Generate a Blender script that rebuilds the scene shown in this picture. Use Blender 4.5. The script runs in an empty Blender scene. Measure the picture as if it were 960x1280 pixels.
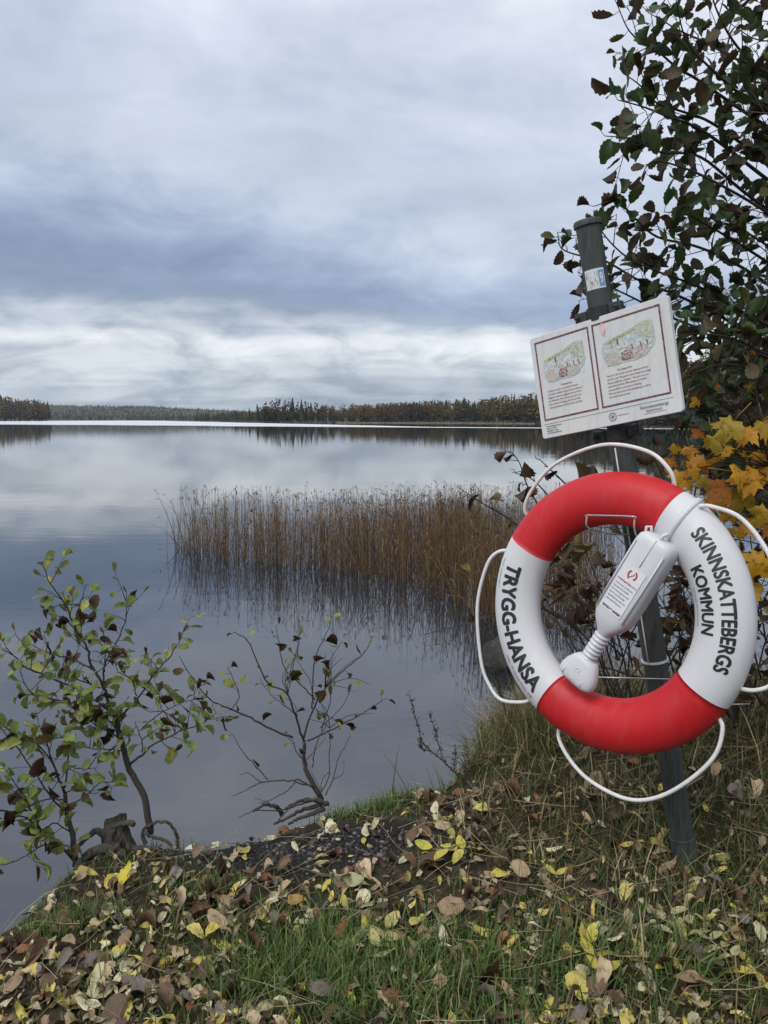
import bpy, bmesh, math, random
import numpy as np
from mathutils import Vector, Matrix

random.seed(7)
RNG = np.random.default_rng(11)
SC = bpy.context.scene
COL = SC.collection
PI = math.pi

# ------------------------------------------------------------------ camera
CAM_H = 1.75                      # metres above the lake
FPX, CXP, CYP = 961.0, 480.0, 640.0
PITCH = math.atan((640 - 524) / FPX)
cam_d = bpy.data.cameras.new('camera')
cam = bpy.data.objects.new('camera', cam_d)
COL.objects.link(cam)
cam.location = (0, 0, CAM_H)
cam.rotation_euler = (PI / 2 - PITCH, 0, 0)
cam_d.sensor_fit = 'VERTICAL'
cam_d.sensor_height = 36.0
cam_d.lens = FPX / 1280 * 36.0
cam_d.clip_start = 0.05
cam_d.clip_end = 9000
SC.camera = cam

# ------------------------------------------------------------------ light
SUN_EL, SUN_AZ = math.radians(48), math.radians(222)   # azimuth clockwise from +Y
sun_d = bpy.data.lights.new('sun', 'SUN')
sun_d.energy = 1.5
sun_d.angle = math.radians(32)
sun_d.color = (1.0, 0.97, 0.93)
sun = bpy.data.objects.new('sun', sun_d)
COL.objects.link(sun)
sdir = Vector((math.sin(SUN_AZ) * math.cos(SUN_EL), math.cos(SUN_AZ) * math.cos(SUN_EL), math.sin(SUN_EL)))
sun.rotation_euler = sdir.to_track_quat('Z', 'Y').to_euler()
sun.location = (0, 0, 20)

SC.view_settings.view_transform = 'Standard'
SC.view_settings.look = 'None'
SC.view_settings.exposure = 0.5
SC.view_settings.gamma = 1
SC.view_settings.use_curve_mapping = False
EXPK = 2 ** -0.5

def srgb(r, g, b):
    f = lambda c: (c / 255 / 12.92) if c <= 10.3 else ((c / 255 + 0.055) / 1.055) ** 2.4
    return (f(r), f(g), f(b), 1)

def nd(nt, kind, **kw):
    n = nt.nodes.new(kind)
    for k, v in kw.items():
        setattr(n, k, v)
    return n

def mth(nt, op, a, b=None, c=None, clamp=False):
    n = nt.nodes.new('ShaderNodeMath'); n.operation = op; n.use_clamp = clamp
    for i, v in enumerate((a, b, c)):
        if v is None: continue
        if isinstance(v, (int, float)): n.inputs[i].default_value = v
        else: nt.links.new(v, n.inputs[i])
    return n.outputs[0]

def ramp(nt, fac, stops, interp='LINEAR'):
    n = nt.nodes.new('ShaderNodeValToRGB')
    n.color_ramp.interpolation = interp
    el = n.color_ramp.elements
    while len(el) < len(stops): el.new(0.5)
    for e, (p, c) in zip(el, stops):
        e.position = p; e.color = c if len(c) == 4 else (*c, 1)
    nt.links.new(fac, n.inputs[0])
    return n.outputs[0]

def noise(nt, vec, scale, detail=4, rough=0.55, dist=0.0):
    n = nt.nodes.new('ShaderNodeTexNoise')
    n.inputs['Scale'].default_value = scale
    n.inputs['Detail'].default_value = detail
    n.inputs['Roughness'].default_value = rough
    n.inputs['Distortion'].default_value = dist
    if vec is not None: nt.links.new(vec, n.inputs['Vector'])
    return n.outputs[0]

def mixc(nt, fac, a, b, mode='MIX'):
    n = nt.nodes.new('ShaderNodeMix'); n.data_type = 'RGBA'; n.blend_type = mode
    for s, v in ((n.inputs[0], fac), (n.inputs[6], a), (n.inputs[7], b)):
        if isinstance(v, (int, float)): s.default_value = v
        elif isinstance(v, tuple): s.default_value = v if len(v) == 4 else (*v, 1)
        else: nt.links.new(v, s)
    return n.outputs[2]

# ------------------------------------------------------------------ sky: overcast cloud deck over a Nishita sky
world = bpy.data.worlds.new('World'); SC.world = world
world.use_nodes = True
wt = world.node_tree; wt.nodes.clear()
w_out = nd(wt, 'ShaderNodeOutputWorld')
sky = nd(wt, 'ShaderNodeTexSky', sky_type='NISHITA', sun_disc=False)
sky.sun_elevation = SUN_EL; sky.sun_rotation = SUN_AZ
bg_sky = nd(wt, 'ShaderNodeBackground'); bg_sky.inputs[1].default_value = 0.06
wt.links.new(sky.outputs[0], bg_sky.inputs[0])
tc = nd(wt, 'ShaderNodeTexCoord')
sep = nd(wt, 'ShaderNodeSeparateXYZ'); wt.links.new(tc.outputs['Generated'], sep.inputs[0])
dx, dy, dz = sep.outputs
zc = mth(wt, 'MAXIMUM', dz, 0.0)
den = mth(wt, 'ADD', zc, 0.06)
def planevec(sx, sy, ox=0.0, oy=0.0, oz=0.0):
    cx = nd(wt, 'ShaderNodeCombineXYZ')
    a = mth(wt, 'DIVIDE', dx, den); b = mth(wt, 'DIVIDE', dy, den)
    wt.links.new(mth(wt, 'MULTIPLY_ADD', a, sx, ox), cx.inputs[0])
    wt.links.new(mth(wt, 'MULTIPLY_ADD', b, sy, oy), cx.inputs[1])
    cx.inputs[2].default_value = oz
    return cx.outputs[0]
n_big = noise(wt, planevec(0.22, 0.36, 3.1, 1.7, 0.4), 1.0, 3, 0.5, 0.2)
n_mid = noise(wt, planevec(0.55, 1.0, 7.3, 2.2, 1.4), 1.0, 5, 0.55, 0.3)
mpd = nd(wt, 'ShaderNodeMapping'); mpd.inputs['Scale'].default_value = (1.0, 1.0, 2.1); mpd.inputs['Location'].default_value = (0.35, 0.2, 0.55)
wt.links.new(tc.outputs['Generated'], mpd.inputs[0])
n_dir = noise(wt, mpd.outputs[0], 2.6, 6, 0.5, 0.5)
n_puf = noise(wt, mpd.outputs[0], 7.0, 6, 0.6, 0.4)
# elevation, warped by the cloud noise (the warp grows with height above the horizon)
w1 = mth(wt, 'MULTIPLY', mth(wt, 'SUBTRACT', n_big, 0.5), mth(wt, 'MULTIPLY_ADD', zc, 0.42, 0.02))
w2 = mth(wt, 'ADD', mth(wt, 'MULTIPLY', mth(wt, 'SUBTRACT', n_mid, 0.5), 0.050), mth(wt, 'MULTIPLY', mth(wt, 'SUBTRACT', n_puf, 0.5), mth(wt, 'MULTIPLY_ADD', zc, 0.28, 0.03)))
w3 = mth(wt, 'MULTIPLY', mth(wt, 'SUBTRACT', n_dir, 0.5), mth(wt, 'MULTIPLY', zc, 0.55))
# the dark roll of cloud thins out toward the east
w4 = mth(wt, 'MULTIPLY', mth(wt, 'MULTIPLY', mth(wt, 'MAXIMUM', mth(wt, 'ADD', dx, 0.10), -0.12), 0.15), mth(wt, 'MULTIPLY_ADD', zc, 14.0, -1.55, clamp=True))
ew = mth(wt, 'ADD', mth(wt, 'ADD', mth(wt, 'ADD', zc, w1), w4), mth(wt, 'ADD', w2, w3))
SKY = [(0.0, srgb(160, 172, 186)), (0.022, srgb(170, 182, 196)), (0.036, srgb(198, 207, 216)), (0.048, srgb(176, 188, 203)), (0.062, srgb(214, 221, 228)), (0.074, srgb(200, 210, 220)), (0.098, srgb(242, 246, 249)),
       (0.112, srgb(216, 224, 233)), (0.132, srgb(146, 163, 187)), (0.172, srgb(148, 167, 196)), (0.215, srgb(186, 199, 223)), (0.25, srgb(216, 225, 238)), (0.31, srgb(200, 210, 229)), (0.40, srgb(214, 223, 239)),
       (0.50, srgb(226, 233, 246)), (1.0, srgb(252, 254, 255))]
c_el = ramp(wt, ew, SKY, 'B_SPLINE')
fl = ramp(wt, mth(wt, 'MULTIPLY_ADD', n_puf, 0.6, mth(wt, 'MULTIPLY', n_mid, 0.4)), [(0.32, (0.84, 0.85, 0.88, 1)), (0.5, (1, 1, 1, 1)), (0.68, (1.13, 1.12, 1.11, 1))])
c_cloud = mixc(wt, 0.8, c_el, fl, 'MULTIPLY')
fl2 = ramp(wt, n_dir, [(0.34, (0.84, 0.86, 0.90, 1)), (0.5, (0.98, 0.98, 0.99, 1)), (0.66, (1.12, 1.11, 1.10, 1))])
c_cloud = mixc(wt, 1.0, c_cloud, fl2, 'MULTIPLY')
mpl = nd(wt, 'ShaderNodeMapping'); mpl.inputs['Scale'].default_value = (1.0, 1.0, 3.0); mpl.inputs['Location'].default_value = (0.1, 0.7, 0.2)
wt.links.new(tc.outputs['Generated'], mpl.inputs[0])
n_low = noise(wt, mpl.outputs[0], 10.0, 7, 0.6, 0.6)
fl3 = ramp(wt, n_low, [(0.36, (0.70, 0.73, 0.78, 1)), (0.50, (0.96, 0.97, 0.98, 1)), (0.62, (1.10, 1.09, 1.08, 1))])
lowm = ramp(wt, zc, [(0.0, (1, 1, 1, 1)), (0.11, (0.9, 0.9, 0.9, 1)), (0.16, (0.30, 0.30, 0.30, 1)), (0.4, (0.08, 0.08, 0.08, 1))])
c_cloud = mixc(wt, lowm, c_cloud, fl3, 'MULTIPLY')
bg_cl = nd(wt, 'ShaderNodeBackground'); bg_cl.inputs[1].default_value = EXPK * 1.02
wt.links.new(c_cloud, bg_cl.inputs[0])
mx = nd(wt, 'ShaderNodeMixShader'); mx.inputs[0].default_value = 0.95
wt.links.new(bg_sky.outputs[0], mx.inputs[1]); wt.links.new(bg_cl.outputs[0], mx.inputs[2])
wt.links.new(mx.outputs[0], w_out.inputs[0])

# ------------------------------------------------------------------ projection helpers (measuring only)
_c, _s = math.cos(PITCH), math.sin(PITCH)
def ray(px, py):
    x = (px - CXP) / FPX; y = -(py - CYP) / FPX
    return np.array([x, _c + y * _s, -_s + y * _c])
def at(px, py, Y):
    r = ray(px, py); return np.array([0, 0, CAM_H]) + r * (Y / r[1])
def atz(px, py, z):
    r = ray(px, py); return np.array([0, 0, CAM_H]) + r * ((z - CAM_H) / r[2])

# ------------------------------------------------------------------ materials
def new_mat(name):
    m = bpy.data.materials.new(name); m.use_nodes = True
    nt = m.node_tree; nt.nodes.clear()
    out = nd(nt, 'ShaderNodeOutputMaterial')
    return m, nt, out

def pmat(name, c1, c2=None, scale=8.0, rough=0.6, bump=0.0, bscale=None, metal=0.0, detail=5, spec=0.5, lo=0.35, hi=0.65, stretch=None, c3=None):
    m, nt, out = new_mat(name)
    b = nd(nt, 'ShaderNodeBsdfPrincipled')
    t = nd(nt, 'ShaderNodeTexCoord')
    vec = t.outputs['Object']
    if stretch:
        mp = nd(nt, 'ShaderNodeMapping'); mp.inputs['Scale'].default_value = stretch
        nt.links.new(vec, mp.inputs[0]); vec = mp.outputs[0]
    c2 = c2 or tuple(x * 0.8 for x in c1)
    st = [(lo, c1), (hi, c2)] if c3 is None else [(lo, c1), ((lo + hi) / 2, c2), (hi, c3)]
    col = ramp(nt, noise(nt, vec, scale, detail), st)
    nt.links.new(col, b.inputs['Base Color'])
    b.inputs['Roughness'].default_value = rough
    b.inputs['Metallic'].default_value = metal
    b.inputs['Specular IOR Level'].default_value = spec
    if bump:
        bn = nd(nt, 'ShaderNodeBump'); bn.inputs['Strength'].default_value = bump; bn.inputs['Distance'].default_value = 0.01
        nt.links.new(noise(nt, vec, bscale or scale * 4, 6, 0.65), bn.inputs['Height'])
        nt.links.new(bn.outputs[0], b.inputs['Normal'])
    nt.links.new(b.outputs[0], out.inputs[0])
    return m

def leaf_mat(name, stops=None, trans=0.35, rough=0.5, blotch=(0.05, 0.03, 0.02), bamt=0.5, veins=True):
    """colour from Object Info random (stops) or from the point colour 'Col' (stops None)"""
    m, nt, out = new_mat(name)
    if stops:
        oi = nd(nt, 'ShaderNodeObjectInfo')
        col = ramp(nt, oi.outputs['Random'], stops)
    else:
        at_ = nd(nt, 'ShaderNodeAttribute'); at_.attribute_name = 'Col'; col = at_.outputs[0]
    geo = nd(nt, 'ShaderNodeNewGeometry')
    nb = noise(nt, geo.outputs['Position'], 55, 3, 0.6)
    f = mth(nt, 'MULTIPLY', ramp(nt, nb, [(0.52, (0, 0, 0, 1)), (0.66, (1, 1, 1, 1))]), bamt)
    col = mixc(nt, f, col, (*blotch, 1))
    if veins:
        uv = nd(nt, 'ShaderNodeUVMap')
        sp = nd(nt, 'ShaderNodeSeparateXYZ'); nt.links.new(uv.outputs[0], sp.inputs[0])
        au = mth(nt, 'ABSOLUTE', sp.outputs[0])
        vv = mth(nt, 'SUBTRACT', mth(nt, 'MULTIPLY', sp.outputs[1], 8.0), mth(nt, 'MULTIPLY', au, 3.0))
        fr = mth(nt, 'FRACT', vv)
        v1 = mth(nt, 'LESS_THAN', fr, 0.16)
        v2 = mth(nt, 'LESS_THAN', au, 0.045)
        vm = mth(nt, 'MULTIPLY', mth(nt, 'MAXIMUM', v1, v2), 0.28)
        col = mixc(nt, vm, col, mixc(nt, 0.5, col, (0.35, 0.33, 0.18, 1)))
    b = nd(nt, 'ShaderNodeBsdfPrincipled')
    b.inputs['Roughness'].default_value = rough
    b.inputs['Specular IOR Level'].default_value = 0.35
    nt.links.new(col, b.inputs['Base Color'])
    bn = nd(nt, 'ShaderNodeBump'); bn.inputs['Strength'].default_value = 0.35; bn.inputs['Distance'].default_value = 0.004
    nt.links.new(noise(nt, geo.outputs['Position'], 160, 3), bn.inputs['Height'])
    nt.links.new(bn.outputs[0], b.inputs['Normal'])
    tr = nd(nt, 'ShaderNodeBsdfTranslucent'); nt.links.new(col, tr.inputs[0])
    ms = nd(nt, 'ShaderNodeMixShader'); ms.inputs[0].default_value = trans
    nt.links.new(b.outputs[0], ms.inputs[1]); nt.links.new(tr.outputs[0], ms.inputs[2])
    nt.links.new(ms.outputs[0], out.inputs[0])
    return m

M = {}
def buoy_paint(name, c1, c2, scuff):
    m, nt, out = new_mat(name)
    b = nd(nt, 'ShaderNodeBsdfPrincipled')
    t = nd(nt, 'ShaderNodeTexCoord'); v = t.outputs['Object']
    col = ramp(nt, noise(nt, v, 4.0, 4), [(0.35, c1), (0.65, c2)])
    sp = noise(nt, v, 260, 2, 0.5)
    f = mth(nt, 'MULTIPLY', ramp(nt, sp, [(0.72, (0, 0, 0, 1)), (0.76, (1, 1, 1, 1))]), 0.5)
    f2 = mth(nt, 'MULTIPLY', ramp(nt, noise(nt, v, 9, 8, 0.75, 0.6), [(0.62, (0, 0, 0, 1)), (0.74, (1, 1, 1, 1))]), 0.22)
    col = mixc(nt, mth(nt, 'MAXIMUM', f, f2), col, scuff)
    mpz = nd(nt, 'ShaderNodeMapping'); mpz.inputs['Scale'].default_value = (1.0, 1.0, 0.28); nt.links.new(v, mpz.inputs[0])
    gr = ramp(nt, noise(nt, mpz.outputs[0], 26, 7, 0.7, 0.4), [(0.50, (0, 0, 0, 1)), (0.80, (1, 1, 1, 1))])
    col = mixc(nt, mth(nt, 'MULTIPLY', gr, 0.16), col, (0.26, 0.22, 0.17, 1))
    sc_ = nd(nt, 'ShaderNodeMapping'); sc_.inputs['Scale'].default_value = (3.0, 1.0, 26.0); sc_.inputs['Rotation'].default_value = (0.3, 0.5, 0.7); nt.links.new(v, sc_.inputs[0])
    scr = ramp(nt, noise(nt, sc_.outputs[0], 9, 3, 0.6), [(0.70, (0, 0, 0, 1)), (0.75, (1, 1, 1, 1))])
    scm = ramp(nt, noise(nt, v, 5, 3), [(0.52, (0, 0, 0, 1)), (0.62, (1, 1, 1, 1))])
    col = mixc(nt, mth(nt, 'MULTIPLY', mth(nt, 'MULTIPLY', scr, scm), 0.26), col, scuff)
    nt.links.new(col, b.inputs['Base Color'])
    nt.links.new(ramp(nt, noise(nt, v, 22, 4), [(0.3, (0.42, 0.42, 0.42, 1)), (0.7, (0.58, 0.58, 0.58, 1))]), b.inputs['Roughness'])
    b.inputs['Specular IOR Level'].default_value = 0.4
    bn = nd(nt, 'ShaderNodeBump'); bn.inputs['Strength'].default_value = 0.12; bn.inputs['Distance'].default_value = 0.003
    nt.links.new(noise(nt, v, 420, 3), bn.inputs['Height']); nt.links.new(bn.outputs[0], b.inputs['Normal'])
    nt.links.new(b.outputs[0], out.inputs[0])
    return m
M['white'] = buoy_paint('buoy_white_plastic', (0.62, 0.62, 0.635), (0.575, 0.58, 0.595), (0.50, 0.49, 0.45, 1))
M['red'] = buoy_paint('buoy_red_plastic', (0.50, 0.012, 0.017), (0.45, 0.010, 0.015), (0.58, 0.13, 0.13, 1))
M['bottle'] = pmat('white_plastic', (0.62, 0.62, 0.645), (0.57, 0.57, 0.60), 12, 0.42, 0.05, 200)
M['ink'] = pmat('black_print', (0.012, 0.012, 0.013), (0.02, 0.02, 0.02), 30, 0.55)
M['rope'] = pmat('white_rope', (0.70, 0.69, 0.68), (0.62, 0.61, 0.60), 40, 0.6, 0.2, 300)
M['post'] = pmat('grey_painted_pipe', (0.026, 0.032, 0.030), (0.052, 0.060, 0.056), 22, 0.62, 0.15, 120, stretch=(3, 3, 0.35), c3=(0.034, 0.040, 0.036))
M['black'] = pmat('black_rubber', (0.012, 0.013, 0.014), (0.03, 0.03, 0.032), 30, 0.55, 0.1)
M['wire'] = pmat('galvanised_wire', (0.55, 0.54, 0.52), (0.40, 0.38, 0.36), 60, 0.35, metal=0.8)
M['tie'] = pmat('white_cable_tie', (0.62, 0.63, 0.63), (0.5, 0.5, 0.5), 30, 0.5)
M['panel'] = pmat('sign_white_panel', (0.66, 0.67, 0.68), (0.60, 0.61, 0.61), 5, 0.45, c3=(0.64, 0.64, 0.60))
nt = M['panel'].node_tree; bs_ = [n_ for n_ in nt.nodes if n_.type == 'BSDF_PRINCIPLED'][0]; lk = bs_.inputs['Base Color'].links[0].from_socket
tcn = nd(nt, 'ShaderNodeTexCoord'); mpn = nd(nt, 'ShaderNodeMapping'); mpn.inputs['Scale'].default_value = (9.0, 9.0, 0.9); nt.links.new(tcn.outputs['Object'], mpn.inputs[0])
dst = ramp(nt, noise(nt, mpn.outputs[0], 7, 7, 0.7), [(0.50, (0, 0, 0, 1)), (0.78, (1, 1, 1, 1))])
dsp = ramp(nt, noise(nt, tcn.outputs['Object'], 130, 3), [(0.70, (0, 0, 0, 1)), (0.75, (1, 1, 1, 1))])
nt.links.new(mixc(nt, mth(nt, 'MULTIPLY', mth(nt, 'MAXIMUM', dst, dsp), 0.35), lk, (0.30, 0.29, 0.22, 1)), bs_.inputs['Base Color'])
M['label'] = pmat('paper_label', (0.68, 0.68, 0.69), (0.64, 0.64, 0.65), 30, 0.5)
M['maroon'] = pmat('sign_maroon_print', (0.10, 0.022, 0.028), (0.30, 0.16, 0.15), 160, 0.6, lo=0.40, hi=0.72)
M['redink'] = pmat('red_print', (0.42, 0.03, 0.04), (0.36, 0.02, 0.03), 30, 0.6)
M['scriptink'] = pmat('script_print', (0.22, 0.06, 0.06), (0.30, 0.12, 0.12), 60, 0.6)
M['tealink'] = pmat('teal_print', (0.10, 0.20, 0.24), (0.14, 0.24, 0.26), 30, 0.6)
M['greyink'] = pmat('grey_print', (0.09, 0.12, 0.14), (0.13, 0.16, 0.18), 30, 0.6)
M['ochreink'] = pmat('ochre_print', (0.50, 0.36, 0.12), (0.45, 0.32, 0.12), 30, 0.6)
M['blueink'] = pmat('blue_print', (0.10, 0.30, 0.52), (0.14, 0.36, 0.55), 30, 0.6)
M['wc_wash'] = pmat('watercolour_wash', (0.62, 0.65, 0.64), (0.40, 0.47, 0.47), 60, 0.6, c3=(0.56, 0.60, 0.58))
M['wc_hill'] = pmat('watercolour_hill', (0.22, 0.22, 0.10), (0.50, 0.49, 0.28), 110, 0.6, c3=(0.22, 0.24, 0.12))
M['wc_tree'] = pmat('watercolour_trees', (0.28, 0.29, 0.16), (0.58, 0.60, 0.52), 190, 0.6, c3=(0.25, 0.28, 0.18))
M['wc_boat'] = pmat('watercolour_boat', (0.46, 0.40, 0.34), (0.66, 0.64, 0.60), 100, 0.6, c3=(0.30, 0.24, 0.22))
M['wc_dark'] = pmat('watercolour_dark', (0.06, 0.045, 0.05), (0.16, 0.08, 0.08), 140, 0.6)
M['wc_crate'] = pmat('watercolour_crates', (0.14, 0.05, 0.05), (0.60, 0.48, 0.44), 300, 0.6, lo=0.42, hi=0.62)
M['wc_rock'] = pmat('watercolour_rocks', (0.28, 0.22, 0.19), (0.60, 0.57, 0.52), 260, 0.6, c3=(0.30, 0.20, 0.18))
M['stain'] = pmat('pink_stain', (0.62, 0.28, 0.30), (0.76, 0.60, 0.60), 40, 0.6)
M['orange'] = pmat('orange_cord', (0.75, 0.12, 0.04), (0.6, 0.08, 0.03), 30, 0.5)
M['bark'] = pmat('alder_bark', (0.030, 0.024, 0.020), (0.070, 0.058, 0.048), 60, 0.85, 0.5, 180, c3=(0.045, 0.035, 0.030))
M['twig'] = pmat('dark_twig', (0.034, 0.024, 0.020), (0.060, 0.045, 0.036), 80, 0.8, 0.3, 200)
M['drywood'] = pmat('weathered_wood', (0.030, 0.027, 0.020), (0.10, 0.088, 0.072), 46, 0.95, 1.0, 120, stretch=(1, 1, 0.4), c3=(0.045, 0.046, 0.026))
M['rock'] = pmat('lake_stone', (0.06, 0.06, 0.06), (0.14, 0.14, 0.135), 14, 0.85, 0.5, 50, c3=(0.07, 0.075, 0.06))
M['straw'] = pmat('dry_straw', (0.42, 0.33, 0.18), (0.26, 0.19, 0.10), 40, 0.7)
M['weed'] = pmat('withered_weed', (0.085, 0.055, 0.038), (0.045, 0.032, 0.024), 90, 0.85)

M['alder'] = leaf_mat('alder_sapling_leaf', [(0.0, (0.085, 0.050, 0.024)), (0.07, (0.12, 0.09, 0.03)), (0.16, (0.17, 0.19, 0.045)), (0.55, (0.17, 0.26, 0.065)), (0.8, (0.25, 0.32, 0.085)), (1.0, (0.38, 0.38, 0.09))], 0.30, blotch=(0.06, 0.035, 0.015), bamt=0.75)
M['alderdark'] = leaf_mat('alder_tree_leaf', [(0.0, (0.055, 0.036, 0.020)), (0.22, (0.080, 0.056, 0.028)), (0.32, (0.055, 0.085, 0.028)), (0.85, (0.045, 0.105, 0.034)), (1.0, (0.12, 0.13, 0.035))], 0.34, blotch=(0.028, 0.018, 0.011), bamt=0.6)
M['brownleaf'] = leaf_mat('dead_brown_leaf', [(0.0, (0.050, 0.022, 0.014)), (0.4, (0.085, 0.040, 0.020)), (0.8, (0.070, 0.042, 0.022)), (1.0, (0.16, 0.12, 0.03))], 0.2, rough=0.65)
M['maple'] = leaf_mat('maple_yellow_leaf', [(0.0, (0.34, 0.12, 0.012)), (0.3, (0.50, 0.22, 0.014)), (0.75, (0.58, 0.32, 0.018)), (1.0, (0.36, 0.27, 0.03))], 0.35, blotch=(0.16, 0.06, 0.012), bamt=0.7, veins=False)
M['fallen'] = leaf_mat('fallen_leaf', None, 0.12, rough=0.55, blotch=(0.05, 0.028, 0.016), bamt=0.5)
M['foliage'] = leaf_mat('leaf_mass', None, 0.30, blotch=(0.028, 0.018, 0.011), bamt=0.5)
M['grass'] = leaf_mat('grass_blade', None, 0.25, rough=0.55, bamt=0.0, veins=False)
M['reed'] = leaf_mat('reed_stalk', None, 0.15, rough=0.6, bamt=0.0, veins=False)
M['woods'] = leaf_mat('far_woods', None, 0.1, rough=0.8, bamt=0.0, veins=False)
M['pebble'] = leaf_mat('pebble', None, 0.0, rough=0.85, bamt=0.0, veins=False)

# ------------------------------------------------------------------ mesh helpers
def link(o, parent=None):
    COL.objects.link(o)
    if parent is not None: o.parent = parent
    return o

def tag(o, label=None, cat=None, group=None, kind=None):
    if label: o['label'] = label
    if cat: o['category'] = cat
    if group: o['group'] = group
    if kind: o['kind'] = kind
    return o

def empty(name, loc, label, cat, group=None):
    o = bpy.data.objects.new(name, None); o.empty_display_size = 0.05
    o.location = tuple(loc); link(o)
    return tag(o, label, cat, group)

def smooth(me):
    me.polygons.foreach_set('use_smooth', np.ones(len(me.polygons), dtype=bool))

def build(name, verts, faces, mat, parent=None, sm=True, cols=None, uvs=None, bevel=0.0):
    v = np.asarray(verts, float)
    if parent is not None: v = v - np.array(parent_world(parent))
    me = bpy.data.meshes.new(name)
    me.from_pydata(v.tolist(), [], [tuple(f) for f in faces])
    if cols is not None:
        a = me.color_attributes.new('Col', 'FLOAT_COLOR', 'POINT')
        c = np.ones((len(v), 4)); c[:, :3] = cols; a.data.foreach_set('color', c.ravel())
    me.materials.append(mat)
    if sm: smooth(me)
    me.update()
    o = bpy.data.objects.new(name, me); link(o, parent)
    if bevel:
        bv = o.modifiers.new('bevel', 'BEVEL'); bv.width = bevel; bv.segments = 2; bv.limit_method = 'ANGLE'
    return o

def parent_world(p):
    l = Vector((0, 0, 0))
    while p is not None:
        l = l + p.location; p = p.parent
    return l

def bulk(name, verts, tris, mat, cols=None, uvs=None, parent=None, sm=True):
    """fast mesh from numpy: verts (n,3), tris (m,3)"""
    v = np.asarray(verts, np.float32).copy(); t = np.asarray(tris, np.int32)
    if parent is not None: v -= np.array(parent_world(parent), np.float32)
    me = bpy.data.meshes.new(name)
    me.vertices.add(len(v)); me.vertices.foreach_set('co', v.ravel())
    me.loops.add(t.size); me.loops.foreach_set('vertex_index', t.ravel())
    me.polygons.add(len(t)); me.polygons.foreach_set('loop_start', np.arange(0, t.size, 3, dtype=np.int32))
    me.update(calc_edges=True)
    if cols is not None:
        a = me.color_attributes.new('Col', 'FLOAT_COLOR', 'POINT')
        c = np.ones((len(v), 4), np.float32); c[:, :3] = cols; a.data.foreach_set('color', c.ravel())
    if uvs is not None:
        ul = me.uv_layers.new(name='UVMap'); ul.data.foreach_set('uv', np.asarray(uvs, np.float32)[t.ravel()].ravel())
    me.materials.append(mat)
    if sm: smooth(me)
    me.validate()
    o = bpy.data.objects.new(name, me); link(o, parent)
    return o

class Acc:
    """accumulates many small triangle meshes"""
    def __init__(s): s.v = []; s.t = []; s.c = []; s.u = []; s.n = 0
    def add(s, v, t, c=None, u=None):
        s.v.append(v); s.t.append(np.asarray(t) + s.n); s.n += len(v)
        if c is not None: s.c.append(np.broadcast_to(np.asarray(c, float), (len(v), 3)))
        if u is not None: s.u.append(u)
    def obj(s, name, mat, parent=None, sm=True):
        return bulk(name, np.concatenate(s.v), np.concatenate(s.t), mat, np.concatenate(s.c) if s.c else None,
                    np.concatenate(s.u) if s.u else None, parent, sm)

def catmull(pts, n=4):
    p = np.asarray(pts, float)
    if len(p) < 3 or n < 2: return p
    q = np.vstack([2 * p[0] - p[1], p, 2 * p[-1] - p[-2]]); out = []
    for i in range(1, len(q) - 2):
        for k in range(n):
            t = k / n
            out.append(0.5 * ((2 * q[i]) + (-q[i - 1] + q[i + 1]) * t + (2 * q[i - 1] - 5 * q[i] + 4 * q[i + 1] - q[i + 2]) * t * t + (-q[i - 1] + 3 * q[i] - 3 * q[i + 1] + q[i + 2]) * t ** 3))
    out.append(p[-1]); return np.array(out)

def cross(a, b):
    return np.array((a[1] * b[2] - a[2] * b[1], a[2] * b[0] - a[0] * b[2], a[0] * b[1] - a[1] * b[0]))
_TT = {}
def tube_tris(n, sides, cap):
    k_ = (n, sides, cap)
    if k_ not in _TT:
        t = []
        for i in range(n - 1):
            for k in range(sides):
                k2 = (k + 1) % sides; A, B, C_, D = i * sides + k, i * sides + k2, (i + 1) * sides + k2, (i + 1) * sides + k
                t += [(A, B, C_), (A, C_, D)]
        if cap:
            for k in range(1, sides - 1):
                t.append((0, k + 1, k)); o = (n - 1) * sides; t.append((o, o + k, o + k + 1))
        _TT[k_] = np.array(t)
    return _TT[k_]

def tube(pts, rad, sides=6, cap=True):
    p = np.asarray(pts, float); n = len(p)
    rad = np.broadcast_to(np.asarray(rad, float), (n,)) if np.ndim(rad) == 0 else np.interp(np.linspace(0, 1, n), np.linspace(0, 1, len(rad)), rad)
    tg = np.gradient(p, axis=0); tg /= np.linalg.norm(tg, axis=1)[:, None] + 1e-12
    up = np.array([0, 0, 1.0]) if abs(tg[0][2]) < 0.9 else np.array([1.0, 0, 0])
    u = cross(tg[0], up); u /= np.linalg.norm(u)
    vs = []; a = np.arange(sides) * 2 * PI / sides
    for i in range(n):
        u = u - tg[i] * (u @ tg[i]); u = u / (math.sqrt(u @ u) + 1e-12)
        w = cross(tg[i], u)
        vs.append(p[i] + rad[i] * (np.cos(a)[:, None] * u + np.sin(a)[:, None] * w))
    return np.concatenate(vs), tube_tris(n, sides, cap)

def tube_obj(name, pts, rad, mat, parent=None, sides=10):
    v, t = tube(pts, rad, sides); return bulk(name, v, t, mat, parent=parent)

def box_vf(c, X, Y, Z):
    """box centre c with half vectors X, Y, Z"""
    c, X, Y, Z = map(lambda q: np.asarray(q, float), (c, X, Y, Z))
    v = [c + sx * X + sy * Y + sz * Z for sx in (-1, 1) for sy in (-1, 1) for sz in (-1, 1)]
    f = [(0, 1, 3, 2), (4, 6, 7, 5), (0, 4, 5, 1), (2, 3, 7, 6), (0, 2, 6, 4), (1, 5, 7, 3)]
    return v, f

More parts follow.
